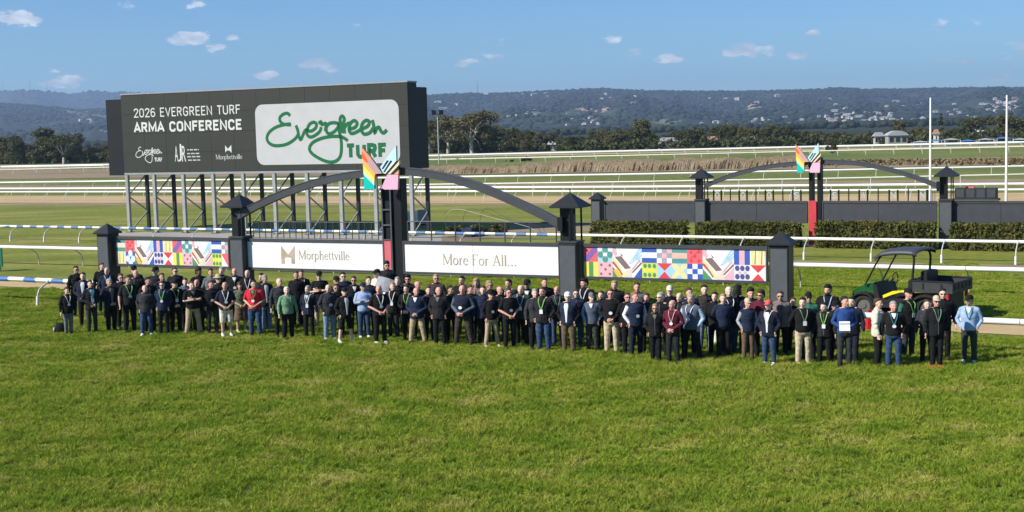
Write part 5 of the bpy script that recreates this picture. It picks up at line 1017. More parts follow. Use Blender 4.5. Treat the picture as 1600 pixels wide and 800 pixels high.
def cap_mesh(kind):
    b = MB()
    if kind == 'cap':
        b.loft([(0, .004, 1.685, .083, .104), (0, .004, 1.72, .084, .104), (0, .006, 1.765, .072, .09), (0, .008, 1.792, .042, .052), (0, .008, 1.80, .008, .01)], 18)
        n = 10; vs = [];
        for i in range(n+1):
            a = math.pi*(1+.08)+(math.pi*.84)*i/n; vs += [(.080*math.cos(a), .004+.10*math.sin(a), 1.700), (.078*math.cos(a)*1.02, .004+.10*math.sin(a)-.075*abs(math.sin(a))**.6, 1.686)]
        k = len(vs); vs += [(x, y, z-.006) for x, y, z in vs]
        b.add(vs, [f for i in range(n) for f in ((2*i, 2*i+1, 2*i+3, 2*i+2), (k+2*i, k+2*i+2, k+2*i+3, k+2*i+1), (2*i+1, k+2*i+1, k+2*i+3, 2*i+3))])
    else:
        b.loft([(0, .004, 1.69, .15, .17), (0, .004, 1.70, .152, .172), (0, .004, 1.706, .09, .11), (0, .004, 1.76, .08, .10), (0, .006, 1.80, .06, .078), (0, .006, 1.808, .02, .03)], 20)
    return b.mesh('cap', [], True)
def shades_mesh():
    b = MB()
    for s in (-1, 1): b.ball((s*.034, -.094, 1.647), (.029, .010, .020), 10, 6); b.tube([(s*.062, -.086, 1.652), (s*.078, -.03, 1.652), (s*.08, .01, 1.645)], .004, 5)
    b.tube([(-.012, -.104, 1.652), (.012, -.104, 1.652)], .005, 5); return b.mesh('sunglasses', [], True)
def eyes_mesh(s): b = MB(); b.ball((s*.031, -.085, 1.648), (.011, .007, .006), 8, 6); return b.mesh('eye', [], True)
def mouth_mesh(): b = MB(); b.ball((0, -.100, 1.574), (.024, .005, .006), 8, 5); return b.mesh('mouth', [], True)
CACHE = {}
def C_(key, fn, *a):
    if key not in CACHE: CACHE[key] = fn(*a)
    return CACHE[key]
CL = {'black': (.008, .008, .009), 'soot': (.016, .016, .018), 'charcoal': (.032, .034, .038), 'grey': (.14, .145, .15), 'lgrey': (.36, .37, .38), 'navy': (.014, .022, .050), 'dnavy': (.012, .016, .032), 'slate': (.075, .10, .14), 'royal': (.022, .060, .20), 'ltblue': (.30, .42, .62),
      'sky': (.42, .55, .70), 'jeans': (.032, .062, .13), 'ltjeans': (.15, .23, .34), 'khaki': (.40, .31, .19), 'beige': (.50, .40, .27), 'brown': (.13, .085, .055), 'dbrown': (.045, .034, .03), 'red': (.55, .02, .035), 'maroon': (.10, .012, .025), 'sage': (.16, .30, .17), 'olive': (.13, .15, .09),
      'white': (.74, .74, .73), 'cream': (.62, .58, .46), 'pink': (.60, .36, .38), 'green': (.03, .14, .09), 'teal': (.05, .22, .24), 'taupe': (.20, .15, .13), 'dgreen': (.035, .045, .03), 'lime': (.22, .55, .12), 'coral': (.55, .10, .10)}
def cloth(c): return mat('cloth_'+c, CL[c], .92, .18, 9, .25)
SK = [mat('skin_'+n, c, .5, .08, 12) for n, c in (('fair', (.72, .47, .35)), ('ruddy', (.66, .34, .26)), ('tan', (.52, .32, .21)), ('brown', (.20, .115, .07)))]
HC = {'k': mat('hair_black', (.014, .012, .011), .6), 'b': mat('hair_brown', (.06, .035, .02), .6), 'g': mat('hair_grey', (.30, .29, .28), .7), 'w': mat('hair_white', (.6, .59, .57), .7), 'y': mat('hair_blond', (.32, .21, .11), .6), 'r': mat('hair_ginger', (.30, .10, .04), .6)}
M_lens = mat('sunglass_lens', (.006, .006, .007), .15); M_eye = mat('eye_dark', (.05, .03, .02), .3); M_lip = mat('lip', (.30, .12, .10), .5); M_badge = mat('badge_white', (.78, .78, .76), .4); M_sole = mat('shoe_black', (.015, .015, .015), .5)
PEOPLE = []; FRONT = []
def person(x, yt, yf, top, tc, leg, lc, arms, st, head, ex_, label, h=None, z0=0.0):
    """x, yt, yf: photo pixels of head centre, crown and feet. top: jacket/shirt/short/vest; head like 'short:b', 'cap:black', 'bald'; ex_: flags"""
    ex_ = ex_.split(); hd = head.split(':')
    extra = {'short': .025, 'full': .045, 'cap': .04, 'hat': .05, 'long': .03}.get(hd[0], 0)
    if yf: p = gd(x, FPX*CH/(yf-3-yh(x))); hgt = CH-(yt-yh(x))*p.y/FPX; sc = min(1.09, max(.86, hgt/(1.762+extra)))
    else: sc = (h or 1.77)/1.762; p = gd(x, FPX*(CH-z0-1.762*sc-extra)/(yt-yh(x)))
    if not yf:      # stand behind whoever is placed in front of him
        for (qx, qy, qd, qf) in FRONT:
            if abs(qx-x) < (23 if qf else 13) and (qf or qy > yt): 
                if p.y < qd+.5: p = gd(x, FPX*CH/(FPX*CH/(qd+.55)))
        sc = min(1.08, max(.84, (CH-(yt-yh(x))*p.y/FPX-extra)/1.762))
    FRONT.append((x, yt, p.y, bool(yf)))
    # keep clear of the running rail
    a, b_ = CRA, CRB; d = (b_-a).normalized(); n = Vector((-d.y, d.x, 0)); q = (p-a).dot(n)
    if abs(q) < .42: p = p+n*((.42 if q > 0 else -.42)-q)
    for o_ in PEOPLE:      # and of each other
        v = p-o_; v.z = 0
        if v.length < .40 and yf: p = p+v.normalized()*(.40-v.length)
    if not yf:
        away = Vector((p.x, p.y, 0)).normalized()
        for _ in range(30):
            if all((Vector((p.x, p.y, 0))-q_).length > .43 for q_ in PEOPLE): break
            p = p+away*.12
    PEOPLE.append(Vector((p.x, p.y, 0)))
    yaw = math.atan2(p.x, p.y)*-1+R(random.uniform(-24, 24))
    for f in ex_:
        if f[0] == 'T': yaw += R(float(f[1:]))
    o = empty('person', (p.x, p.y, z0), yaw, label, 'person', 'people posing in rows on the lawn'); gi = random.uniform(1.0, 1.18)
    for f in ex_:
        if f[0] == 'W': gi = float(f[1:])
    o.scale = (sc*gi, sc*gi*random.uniform(.98, 1.06), sc)
    def part(nm, me, m, par=o):
        c = bpy.data.objects.new(nm, me); COL.objects.link(c); c.parent = par
        if not me.materials: me.materials.append(m)
        c.material_slots[0].link = 'OBJECT'; c.material_slots[0].material = m; return c
    skin = SK[[0, 0, 1, 2][random.randrange(4)]]
    if 'ruddy' in ex_: skin = SK[1]
    if 'dark' in ex_: skin = SK[3]
    if arms in ('ss', 'pp'): arms = random.choice({'ss': ['ss', 'ss', 'sp', 'ps'], 'pp': ['pp', 'pp', 'sp']}[arms])
    turn = random.choice([-28, -14, 0, 0, 14, 28]); body = part('body', C_(('body', arms, st, turn), body_turned, arms, st, turn), skin); n0 = len(o.children)
    g = {'jacket': .030, 'shirt': .018, 'short': .020, 'vest': .034}[top]
    if top == 'vest':
        sc_ = [f[3:] for f in ex_ if f.startswith('SL:')]; part('shirt', C_(('top', arms, 'shirt'), top_mesh, arms, 'shirt'), cloth(sc_[0] if sc_ else 'black')); part('vest', C_(('vest',), top_mesh, 'ss', 'vest'), cloth(tc))
    else:
        if top == 'jacket':
            part('collar', C_(('ring',), collar_mesh), cloth(tc))
            if 'F:' not in ' '.join(ex_) and random.random() < .7: part('zip', C_(('zip', g), zip_mesh, g), cloth(random.choice(['grey', 'charcoal', 'soot'])))
        part({'jacket': 'jacket', 'shirt': 'jumper', 'short': 'polo_shirt'}[top], C_(('top', arms, top), top_mesh, arms, top), cloth(tc))
    part(leg, C_(('leg', st, leg), legs_mesh, st, leg), cloth(lc))
    sh = M_sole
    for f in ex_:
        if f.startswith('SH:'): sh = cloth(f[3:])
    for s in (-1, 1): part('shoe', C_(('shoe', st, s), shoe_mesh, st, s), sh)
    if hd[0] in ('short', 'full', 'fringe', 'long'): part('hair', C_(('hair', hd[0]), hair_mesh, hd[0]), HC[hd[1]])
    elif hd[0] in ('cap', 'hat'):
        part('hair', C_(('hair', 'fringe'), hair_mesh, 'fringe'), HC[hd[2] if len(hd) > 2 else 'b']); part(hd[0], C_(('cap', hd[0]), cap_mesh, hd[0]), cloth(hd[1]))
    for f in ex_:
        if f.startswith('BD:'): part('beard', C_(('hair', 'beard'), hair_mesh, 'beard'), HC[f[3:]])
        if f.startswith('F:'): part('shirt_front', C_(('front', g), lambda: patch([(.92, -.018, .018), (1.1, -.026, .026), (1.25, -.042, .042), (1.38, -.062, .062), (1.47, -.045, .045)], g+.008).mesh('shirt_front', [], True)), cloth(f[2:]))
        if f.startswith('V:'): part('collar', C_(('vee', g), lambda: patch([(1.33, -.006, .006), (1.38, -.03, .03), (1.43, -.05, .05), (1.475, -.06, .06)], g+.006).mesh('collar', [], True)), cloth(f[2:]))
        if f.startswith('L:'): part('lanyard', C_(('lany', g), lanyard_mesh, g+.008), cloth(f[2:]))
    if 'B' in ex_: part('badge', C_(('badge', g, 1), badge_mesh, g+.010, True), M_badge)
    if 'b' in ex_: part('badge', C_(('badge', g, 0), badge_mesh, g+.010, False), M_badge)
    if 'S' in ex_: part('sunglasses', C_(('shades',), shades_mesh), M_lens)
    else:
        for s in (-1, 1): part('eye', C_(('eye', s), eyes_mesh, s), M_eye)
    part('mouth', C_(('mouth',), mouth_mesh), M_lip)
    for c in o.children:
        if c.name.split('.')[0] in ('hair', 'cap', 'hat', 'beard', 'sunglasses', 'eye', 'mouth'): c.rotation_euler = (0, 0, R(turn))
    return o
CRA = G(0, 431.5, .98); CRA.z = 0; CRB = G(1600, 498.5, .98); CRB.z = 0
PT = '''
108|452|526|jacket|black|trousers|grey|ss|m|short:b|L:white B|slight person in open black jacket and grey trousers, leftmost of the crowd
123|415|0|jacket|black|trousers|black|ss|n|short:k|S|dark haired man in black towering behind the leftmost person
134|425|0|jacket|dnavy|trousers|black|cc|n|short:b|F:white|man in dark navy jacket and white collar, behind the pale blue shirt
145|437|524|jacket|soot|trousers|charcoal|cc|n|short:k|F:sky L:teal b|man in open dark jacket over a pale blue shirt, near the left end
163|410|0|jacket|black|trousers|black|ss|n|short:b||dark haired man highest against the leftmost capped post
171|418|0|jacket|navy|trousers|black|ss|n|fringe:g|L:sky|bald man in navy jacket just in front of the leftmost post
175|435|520|jacket|dnavy|trousers|black|cc|m|short:g|F:taupe W1.2|stout man in dark navy coat and black trousers, third full figure from left
193|427|0|jacket|black|trousers|black|ss|n|short:b|S|man in black jacket and sunglasses below the corner of the left painted board
204|430|522|short|soot|trousers|black|ss|n|short:b|L:lime B|man in short sleeved dark polo with green lanyard, near the left end
213|414|0|jacket|black|trousers|black|bb|n|cap:black|S W1.15|big man in black with black cap under the left painted board
216|422|0|jacket|black|trousers|black|ss|n|bald|ruddy|bald pink faced man right below the big man in the black cap
235|433|0|jacket|black|trousers|black|ss|n|short:k||man in black jacket just behind the bald man in blue jeans
230|446|527|jacket|charcoal|trousers|jeans|pp|a|fringe:g|SH:white|bald man in padded charcoal jacket and blue jeans, left part of front row
247|416|0|vest|soot|trousers|black|ss|n|cap:black|SL:cream S|man with cream sleeves, dark vest and cap under the left board
257|426|0|jacket|dnavy|trousers|black|ss|n|short:b||brown haired man in navy behind the navy jacket with white badge
257|439|526|jacket|navy|trousers|black|pp|n|short:b|L:lime B S|man in navy jacket with round white badge and black trousers, front row left
277|417|0|jacket|soot|trousers|black|ss|n|short:b|S|man in dark grey jacket below the middle of the left painted board
276|437|523|jacket|black|trousers|black|cc|n|cap:black|L:lime b|man in black with black cap and bright green lanyard, left of khaki trousers
293|434|0|jacket|slate|trousers|black|ss|m|short:b||person in slate blue top squeezed left of the folded arm man in khaki
303|439|526|short|black|trousers|khaki|xx|w|short:b|V:grey|man in black polo and khaki trousers with folded arms, front row left
314|417|0|jacket|black|trousers|black|ss|n|full:k|dark|black haired man in black, head turned, behind the khaki trousers man
311|437|0|jacket|black|trousers|black|ss|n|bald|ruddy|bald man peering over the right shoulder of the khaki trousers man
333|419|0|jacket|grey|trousers|black|ss|n|short:k||man in light grey jacket below the right part of the left painted board
345|428|0|jacket|black|trousers|black|ss|n|hat:khaki|S|man wearing a tan brimmed hat in the left half of the crowd
333|438|524|jacket|black|trousers|charcoal|pp|n|short:b|B|man in black jumper with white badge between khaki trousers and cream shorts
350|418|0|jacket|black|trousers|black|ss|n|short:g|L:olive|grey haired man in black left of the lantern post foot, back row
355|441|529|short|dnavy|shorts|cream|cc|n|fringe:g|L:white B SH:white|bald man in navy tee and cream shorts with hands clasped
370|419|0|jacket|black|trousers|black|ss|n|bald|V:white B ruddy|bald man with white collar standing against the left lantern post
378|440|523|short|olive|skirt|brown|cc|n|long:b|SH:cream|woman in olive top and brown skirt left of the red polo
390|422|0|jacket|black|trousers|black|ss|n|bald|L:white|bald man in black just right of the left lantern post
400|437|528|short|red|trousers|jeans|cc|n|short:k|L:olive B V:olive W1.18|man in bright red polo and blue jeans with hands clasped
412|427|0|jacket|black|trousers|black|ss|n|short:k||dark haired man in black directly behind the red polo man
417|429|0|jacket|soot|trousers|ltjeans|ss|n|short:g|F:white|grey haired man with white shirt front, behind right shoulder of red polo
440|435|0|jacket|charcoal|trousers|black|ss|n|fringe:g||grey haired man in charcoal jacket left behind the sage green jumper
451|448|533|shirt|sage|trousers|black|ss|n|short:w|L:sage|white haired man in pale sage green jumper and black trousers
466|423|0|jacket|black|trousers|black|ss|n|short:b||man half hidden behind the pink shirt, back row
474|422|0|jacket|black|trousers|black|ss|n|short:b|F:pink L:white|man in open black jacket over a pink shirt, back row
484|446|532|jacket|dnavy|trousers|black|ss|n|short:g|L:white b V:sky|grey haired man in dark navy jacket with white lanyard, right of sage jumper
502|423|0|short|black|trousers|khaki|xx|n|cap:black|S|man in black cap with folded bare arms, back row under Morphettville board
516|445|534|jacket|charcoal|trousers|ltjeans|pp|n|fringe:g|B SH:white|bald man in charcoal jacket with white badge and pale blue jeans
529|431|0|jacket|black|trousers|black|ss|n|cap:black|S|man in black cap immediately left of the navy polo with crossed arms
539|425|0|short|navy|trousers|black|xx|n|short:k|S|dark haired man in navy polo with crossed arms, back row
541|449|538|jacket|black|shorts|black|pp|w|cap:black|F:white SH:white|man in black jacket over white tee wearing black shorts
556|431|0|jacket|black|trousers|black|ss|n|short:b|S V:white|man in black with sunglasses behind the light blue jumper, left side
570|441|531|shirt|ltblue|trousers|jeans|xx|n|cap:navy|SH:white|man in light blue jumper and navy cap with folded arms
579|432|0|jacket|dnavy|trousers|black|ss|n|short:b||man in dark navy behind right shoulder of the light blue jumper
592|420|0|shirt|cream|trousers|black|xx|n|cap:black|T-30|man in cream jumper and black cap holding the pale grey panel
607|407|0|jacket|soot|trousers|black|cc|n|full:k|S|dark haired man in sunglasses, highest figure, in front of the coral panel
595|446|540|short|black|trousers|black|cc|n|bald|L:white B SH:white|bald man in black polo with bare arms right of the light blue jumper
616|441|531|jacket|black|trousers|soot|ss|n|short:y|L:white b|fair haired man in black under the coral panel, second row
624|433|0|jacket|black|trousers|black|ss|n|short:g||grey haired man in black just right of the coral panel foot
640|428|0|jacket|black|trousers|black|ss|n|full:k|S|dark haired man with sunglasses below the left edge of the slogan board
638|445|535|shirt|black|trousers|black|cc|n|short:b|L:lime|man in black jumper with bright green lanyard left of the navy puffer
655|440|0|jacket|black|trousers|black|ss|n|bald|ruddy|pink faced bald man directly behind the navy puffer jacket
653|450|540|jacket|navy|trousers|khaki|cc|w|bald|ruddy V:white|bald man in navy puffer jacket and khaki chinos, hands together
684|428|0|jacket|dbrown|trousers|black|ss|n|short:y|S B|fair haired man in sunglasses and dark brown jacket behind the black puffer
688|449|542|jacket|soot|trousers|black|pp|n|fringe:g|V:grey|grey haired man in padded black jacket, right of khaki chinos
724|431|0|jacket|black|trousers|black|ss|n|short:k|W1.12|dark haired man in black behind the badge wearer with grey blue sleeves
725|446|543|vest|dnavy|trousers|dbrown|cc|w|fringe:g|SL:slate B ruddy W1.2|stout man in navy vest over slate sleeves, hands clasped low
737|446|0|jacket|dnavy|trousers|black|ss|m|short:b|ruddy|pink faced man right behind the stout slate sleeved man
747|434|0|jacket|taupe|trousers|black|ss|n|long:y||fair long haired woman under the slogan board, back row
757|447|0|jacket|navy|trousers|black|ss|n|short:b||man in navy jacket left of the wide standing khaki trousers man
767|438|0|jacket|dnavy|trousers|black|ss|n|short:y|S|fair haired man above the wide standing khaki trousers man
769|454|545|shirt|black|trousers|khaki|pp|w|cap:black|B SH:khaki|man standing wide in black jumper and khaki trousers, hands in pockets
797|436|0|jacket|navy|trousers|black|ss|n|short:k|L:white|dark haired man with white lanyard below the end of the slogan
797|450|547|short|black|trousers|black|cc|n|short:b|B ruddy S|man in black polo with white badge, bare arms, right of wide stance man
816|446|0|jacket|dgreen|trousers|black|pp|n|fringe:g|L:sky b|grey haired man in dark green jacket with pale lanyard
826|436|0|jacket|black|trousers|black|ss|n|cap:black|S V:white|man in black cap and sunglasses below the right end of slogan board
853|434|0|jacket|black|trousers|black|ss|n|short:b||brown haired man in black back row left of the right lantern post
850|448|552|jacket|soot|trousers|jeans|pp|n|short:b|L:lime b|man in black jacket, green lanyard and blue jeans, centre right front row
872|448|543|jacket|charcoal|trousers|jeans|pp|n|fringe:g|L:sage|grey haired man in charcoal jacket and jeans left of the white cap
889|456|554|vest|navy|trousers|brown|pp|n|cap:white|SL:black F:white|man in white cap, navy vest and brown trousers
902|452|545|jacket|navy|trousers|jeans|ss|m|short:b|S|man in navy jacket and jeans squeezed right behind the white cap
915|434|0|jacket|black|trousers|black|ss|n|full:k|L:white B|dark haired man with white lanyard under left end of the right painted board
926|457|552|vest|slate|trousers|charcoal|pp|n|cap:grey|SL:ltblue V:white|man in slate vest with pale blue sleeves and grey cap
956|451|556|shirt|black|trousers|beige|cc|n|short:b|B S|man in black jumper and beige trousers, hands together, badge on chest
962|438|0|jacket|soot|trousers|black|ss|n|short:y|W1.18|big fair haired man behind the beige trousers man
982|458|0|jacket|black|trousers|black|ss|m|short:b|S F:white|man in sunglasses and white shirt tucked left of the navy quilted vest
994|456|560|vest|navy|trousers|dnavy|pp|a|short:r|SL:white B ruddy|ginger haired man in navy quilted vest over white sleeves
997|441|0|jacket|grey|trousers|black|ss|n|short:b||brown haired man in light grey jacket behind the ginger haired man
1025|475|570|jacket|black|trousers|black|pp|m|short:y|S V:olive|person in black puffer and sunglasses left of the maroon jumper
1034|459|0|jacket|black|trousers|black|ss|n|short:g|S B|man in black with sunglasses behind the gap left of maroon jumper
1048|446|0|jacket|black|trousers|beige|ss|n|cap:cream|BD:w|white bearded man in pale cap and black coat, back row
1052|470|571|shirt|maroon|trousers|soot|cc|n|bald|L:pink B ruddy|bald man in maroon jumper with white badge, hands clasped
1078|453|0|jacket|navy|trousers|black|ss|n|short:b||brown haired man directly behind the slate vest right of maroon jumper
1081|460|566|vest|slate|trousers|black|pp|w|short:g|SL:sky L:white B|man in slate vest with pale blue sleeves right of the maroon jumper
1102|445|0|jacket|dbrown|trousers|ltjeans|pp|n|short:k||dark haired man in dark brown jacket and pale jeans, back row
1131|459|563|shirt|navy|trousers|black|bb|n|short:y|W1.15|fair haired man in plain navy jumper with hands behind him
1140|451|0|jacket|black|trousers|jeans|ss|n|short:w|L:white|white haired man in black behind the plain navy jumper
1154|449|0|jacket|black|trousers|black|ss|n|long:k|T150|person with long black hair turned away from the camera
1169|466|567|vest|navy|trousers|brown|pp|n|cap:beige|SL:lgrey|man in navy vest, beige cap and brown trousers
1174|450|0|jacket|dnavy|trousers|black|ss|n|full:k||curly dark haired man in navy behind the beige cap
1190|452|0|jacket|maroon|trousers|black|ss|n|full:b|S|brown haired man in dark red top left of the right end post
1202|469|573|jacket|dnavy|trousers|jeans|pp|n|cap:coral|F:white SH:white L:white|man in open navy jacket, white tee and red cap, white shoes
1220|455|558|jacket|taupe|trousers|black|pp|n|short:b|S|person in taupe jacket and sunglasses in front of right end post
1255|465|573|shirt|black|trousers|beige|bb|n|short:k|L:sage b SH:beige W1.15|man in black jumper, beige trousers and pale green lanyard
1264|457|0|jacket|green|trousers|black|ss|n|cap:black|S|man in dark cap and green jacket behind the black jumper
1288|473|572|jacket|soot|trousers|black|ss|n|short:k|L:lime b|person in black jacket with vivid green lanyard left of royal blue jumper
1294|444|0|jacket|black|trousers|black|cc|n|full:k|L:sky BD:k W1.15|big bearded man in dark coat standing tall at the back, right part
1320|463|578|shirt|royal|trousers|charcoal|cc|n|short:k|ruddy|man in royal blue jumper holding a white paper
1331|464|571|jacket|dnavy|trousers|dnavy|ss|m|short:k||dark figure in navy half hidden behind the royal blue jumper
1373|466|576|jacket|cream|trousers|black|pp|n|short:b|T60|man in cream jacket turned sideways in front of the buggy wheel
1396|471|578|shirt|black|trousers|jeans|pp|n|short:g|L:teal B V:white|grey haired man in black jumper and jeans right of the cream jacket
1419|450|562|vest|black|trousers|charcoal|ss|n|cap:black|SL:green L:lime b T20|man in black vest with green sleeves and dark cap beside the buggy
1463|462|578|jacket|black|trousers|black|pp|m|cap:beige|S L:sage SH:red|man in black jacket, pale cap and red shoes, second from right
1473|451|0|jacket|black|trousers|black|ss|n|short:k|S|man in sunglasses behind the red shoed man by the rear wheel
1514|461|570|shirt|ltblue|trousers|dgreen|pp|n|cap:black|L:teal V:white SH:white|man in light blue jumper and black cap, rightmost of the crowd
528|444|0|jacket|black|trousers|black|ss|n|short:b|S|man in black peering between the charcoal jacket and the open white tee
672|447|0|jacket|dbrown|trousers|black|ss|n|short:b||man in dark brown jacket between navy puffer and black puffer, second row
706|446|0|jacket|black|trousers|black|ss|n|short:k||dark haired man in black left of the stout slate sleeved man
783|449|0|jacket|black|trousers|black|ss|n|bald||bald man in black between the wide stance man and the bare armed polo
838|452|0|jacket|charcoal|trousers|black|ss|n|short:g||grey haired man in charcoal between green jacket and green lanyard
941|455|0|jacket|black|trousers|black|ss|n|short:b||brown haired man in black between the slate vest and beige trousers
1012|458|0|jacket|dnavy|trousers|black|ss|n|short:b||man in dark navy just right of the ginger haired man, second row
1063|459|0|jacket|soot|trousers|black|ss|n|fringe:g||grey haired man in dark grey right behind the maroon jumper
1118|457|0|jacket|black|trousers|black|ss|n|short:k||black haired man in black left of the plain navy jumper
1240|470|0|jacket|black|trousers|black|ss|n|short:b||man in black between the taupe jacket and the pale green lanyard
1306|470|0|jacket|black|trousers|black|ss|n|cap:black||man in black cap between green lanyard and royal blue jumper
1448|470|0|jacket|charcoal|trousers|black|ss|n|short:b||man in charcoal jacket left of the pale cap and red shoes
'''
ROWS = [l.split('|') for l in PT.strip().split('\n')]; ROWS.sort(key=lambda f: (f[2] == '0', -float(f[1])))
for f in ROWS:
    kw = {}
    if f[11].startswith('dark haired man in sunglasses, highest'): kw = dict(z0=0.0, h=1.84)
    person(float(f[0]), float(f[1]), float(f[2]), *f[3:12], **kw)
print('people', len(PEOPLE))
def held():
    # paper held by the man in royal blue, grey panel held up in the middle, bag on the grass at the left end
    p = PEOPLE[[l[11] for l in ROWS].index('man in royal blue jumper holding a white paper')]; v = Vector((-p.x, -p.y, 0)).normalized()
    q = p+v*.30; b = MB(); b.T = Matrix.Rotation(math.atan2(v.x, -v.y)+.1, 4, 'Z') @ Matrix.Rotation(-.35, 4, 'X'); b.box(-.13, .13, -.004, .004, -.08, .10); b.add([(-.13, -.03, .10), (.13, -.03, .10), (.13, .0, .16), (-.13, 0, .16)], [(0, 1, 2, 3)])
    tag(b.build('paper', M_badge, loc=(q.x, q.y, 1.06)), 'folded white paper held by the man in royal blue', 'paper')
    p = PEOPLE[[l[0] for l in ROWS].index('592')]; v = Vector((-p.x, -p.y, 0)).normalized(); q = p+v*.34+Vector((.28, 0, 0)); b = MB(); b.T = Matrix.Rotation(.35, 4, 'Y') @ Matrix.Rotation(-.5, 4, 'X')
    n = 9; vs = []
    for i in range(n):
        x = -.34+.68*i/(n-1); yy = -.10*math.cos(x*4); vs += [(x, yy, -.24), (x, yy, .24), (x, yy+.02, .24), (x, yy+.02, -.24)]
    b.add(vs, [f for i in range(n-1) for f in ((4*i, 4*i+4, 4*i+5, 4*i+1), (4*i+3, 4*i+2, 4*i+6, 4*i+7), (4*i+1, 4*i+5, 4*i+6, 4*i+2), (4*i, 4*i+3, 4*i+7, 4*i+4))]+[(0, 1, 2, 3), (4*n-4, 4*n-1, 4*n-2, 4*n-3)])
    tag(b.build('curved_panel', cloth('lgrey'), loc=(q.x, q.y, 1.30)), 'pale grey curved panel held up below the coral post', 'panel')
    p = G(95, 521); o = empty('bag', p, 0, 'small dark bag with white end on the grass at the left end of the crowd', 'bag')
    b = MB(); b.loft([(0, 0, .0, .16, .10), (0, 0, .10, .19, .13), (0, 0, .26, .17, .12), (0, 0, .34, .08, .06)], 12); link('bag_body', b.mesh('bag_body', cloth('black'), True), o); b = MB(); b.tube(spline([(-.12, 0, .28), (-.08, 0, .46), (.08, 0, .46), (.12, 0, .28)], 4), .012, 6); link('handle', b.mesh('handle', cloth('black'), True), o)
    b = MB(); b.tube([(-.18, -.03, .12), (-.205, -.03, .12)], .08, 12); link('end_cap', b.mesh('end_cap', M_badge, True), o)
held()
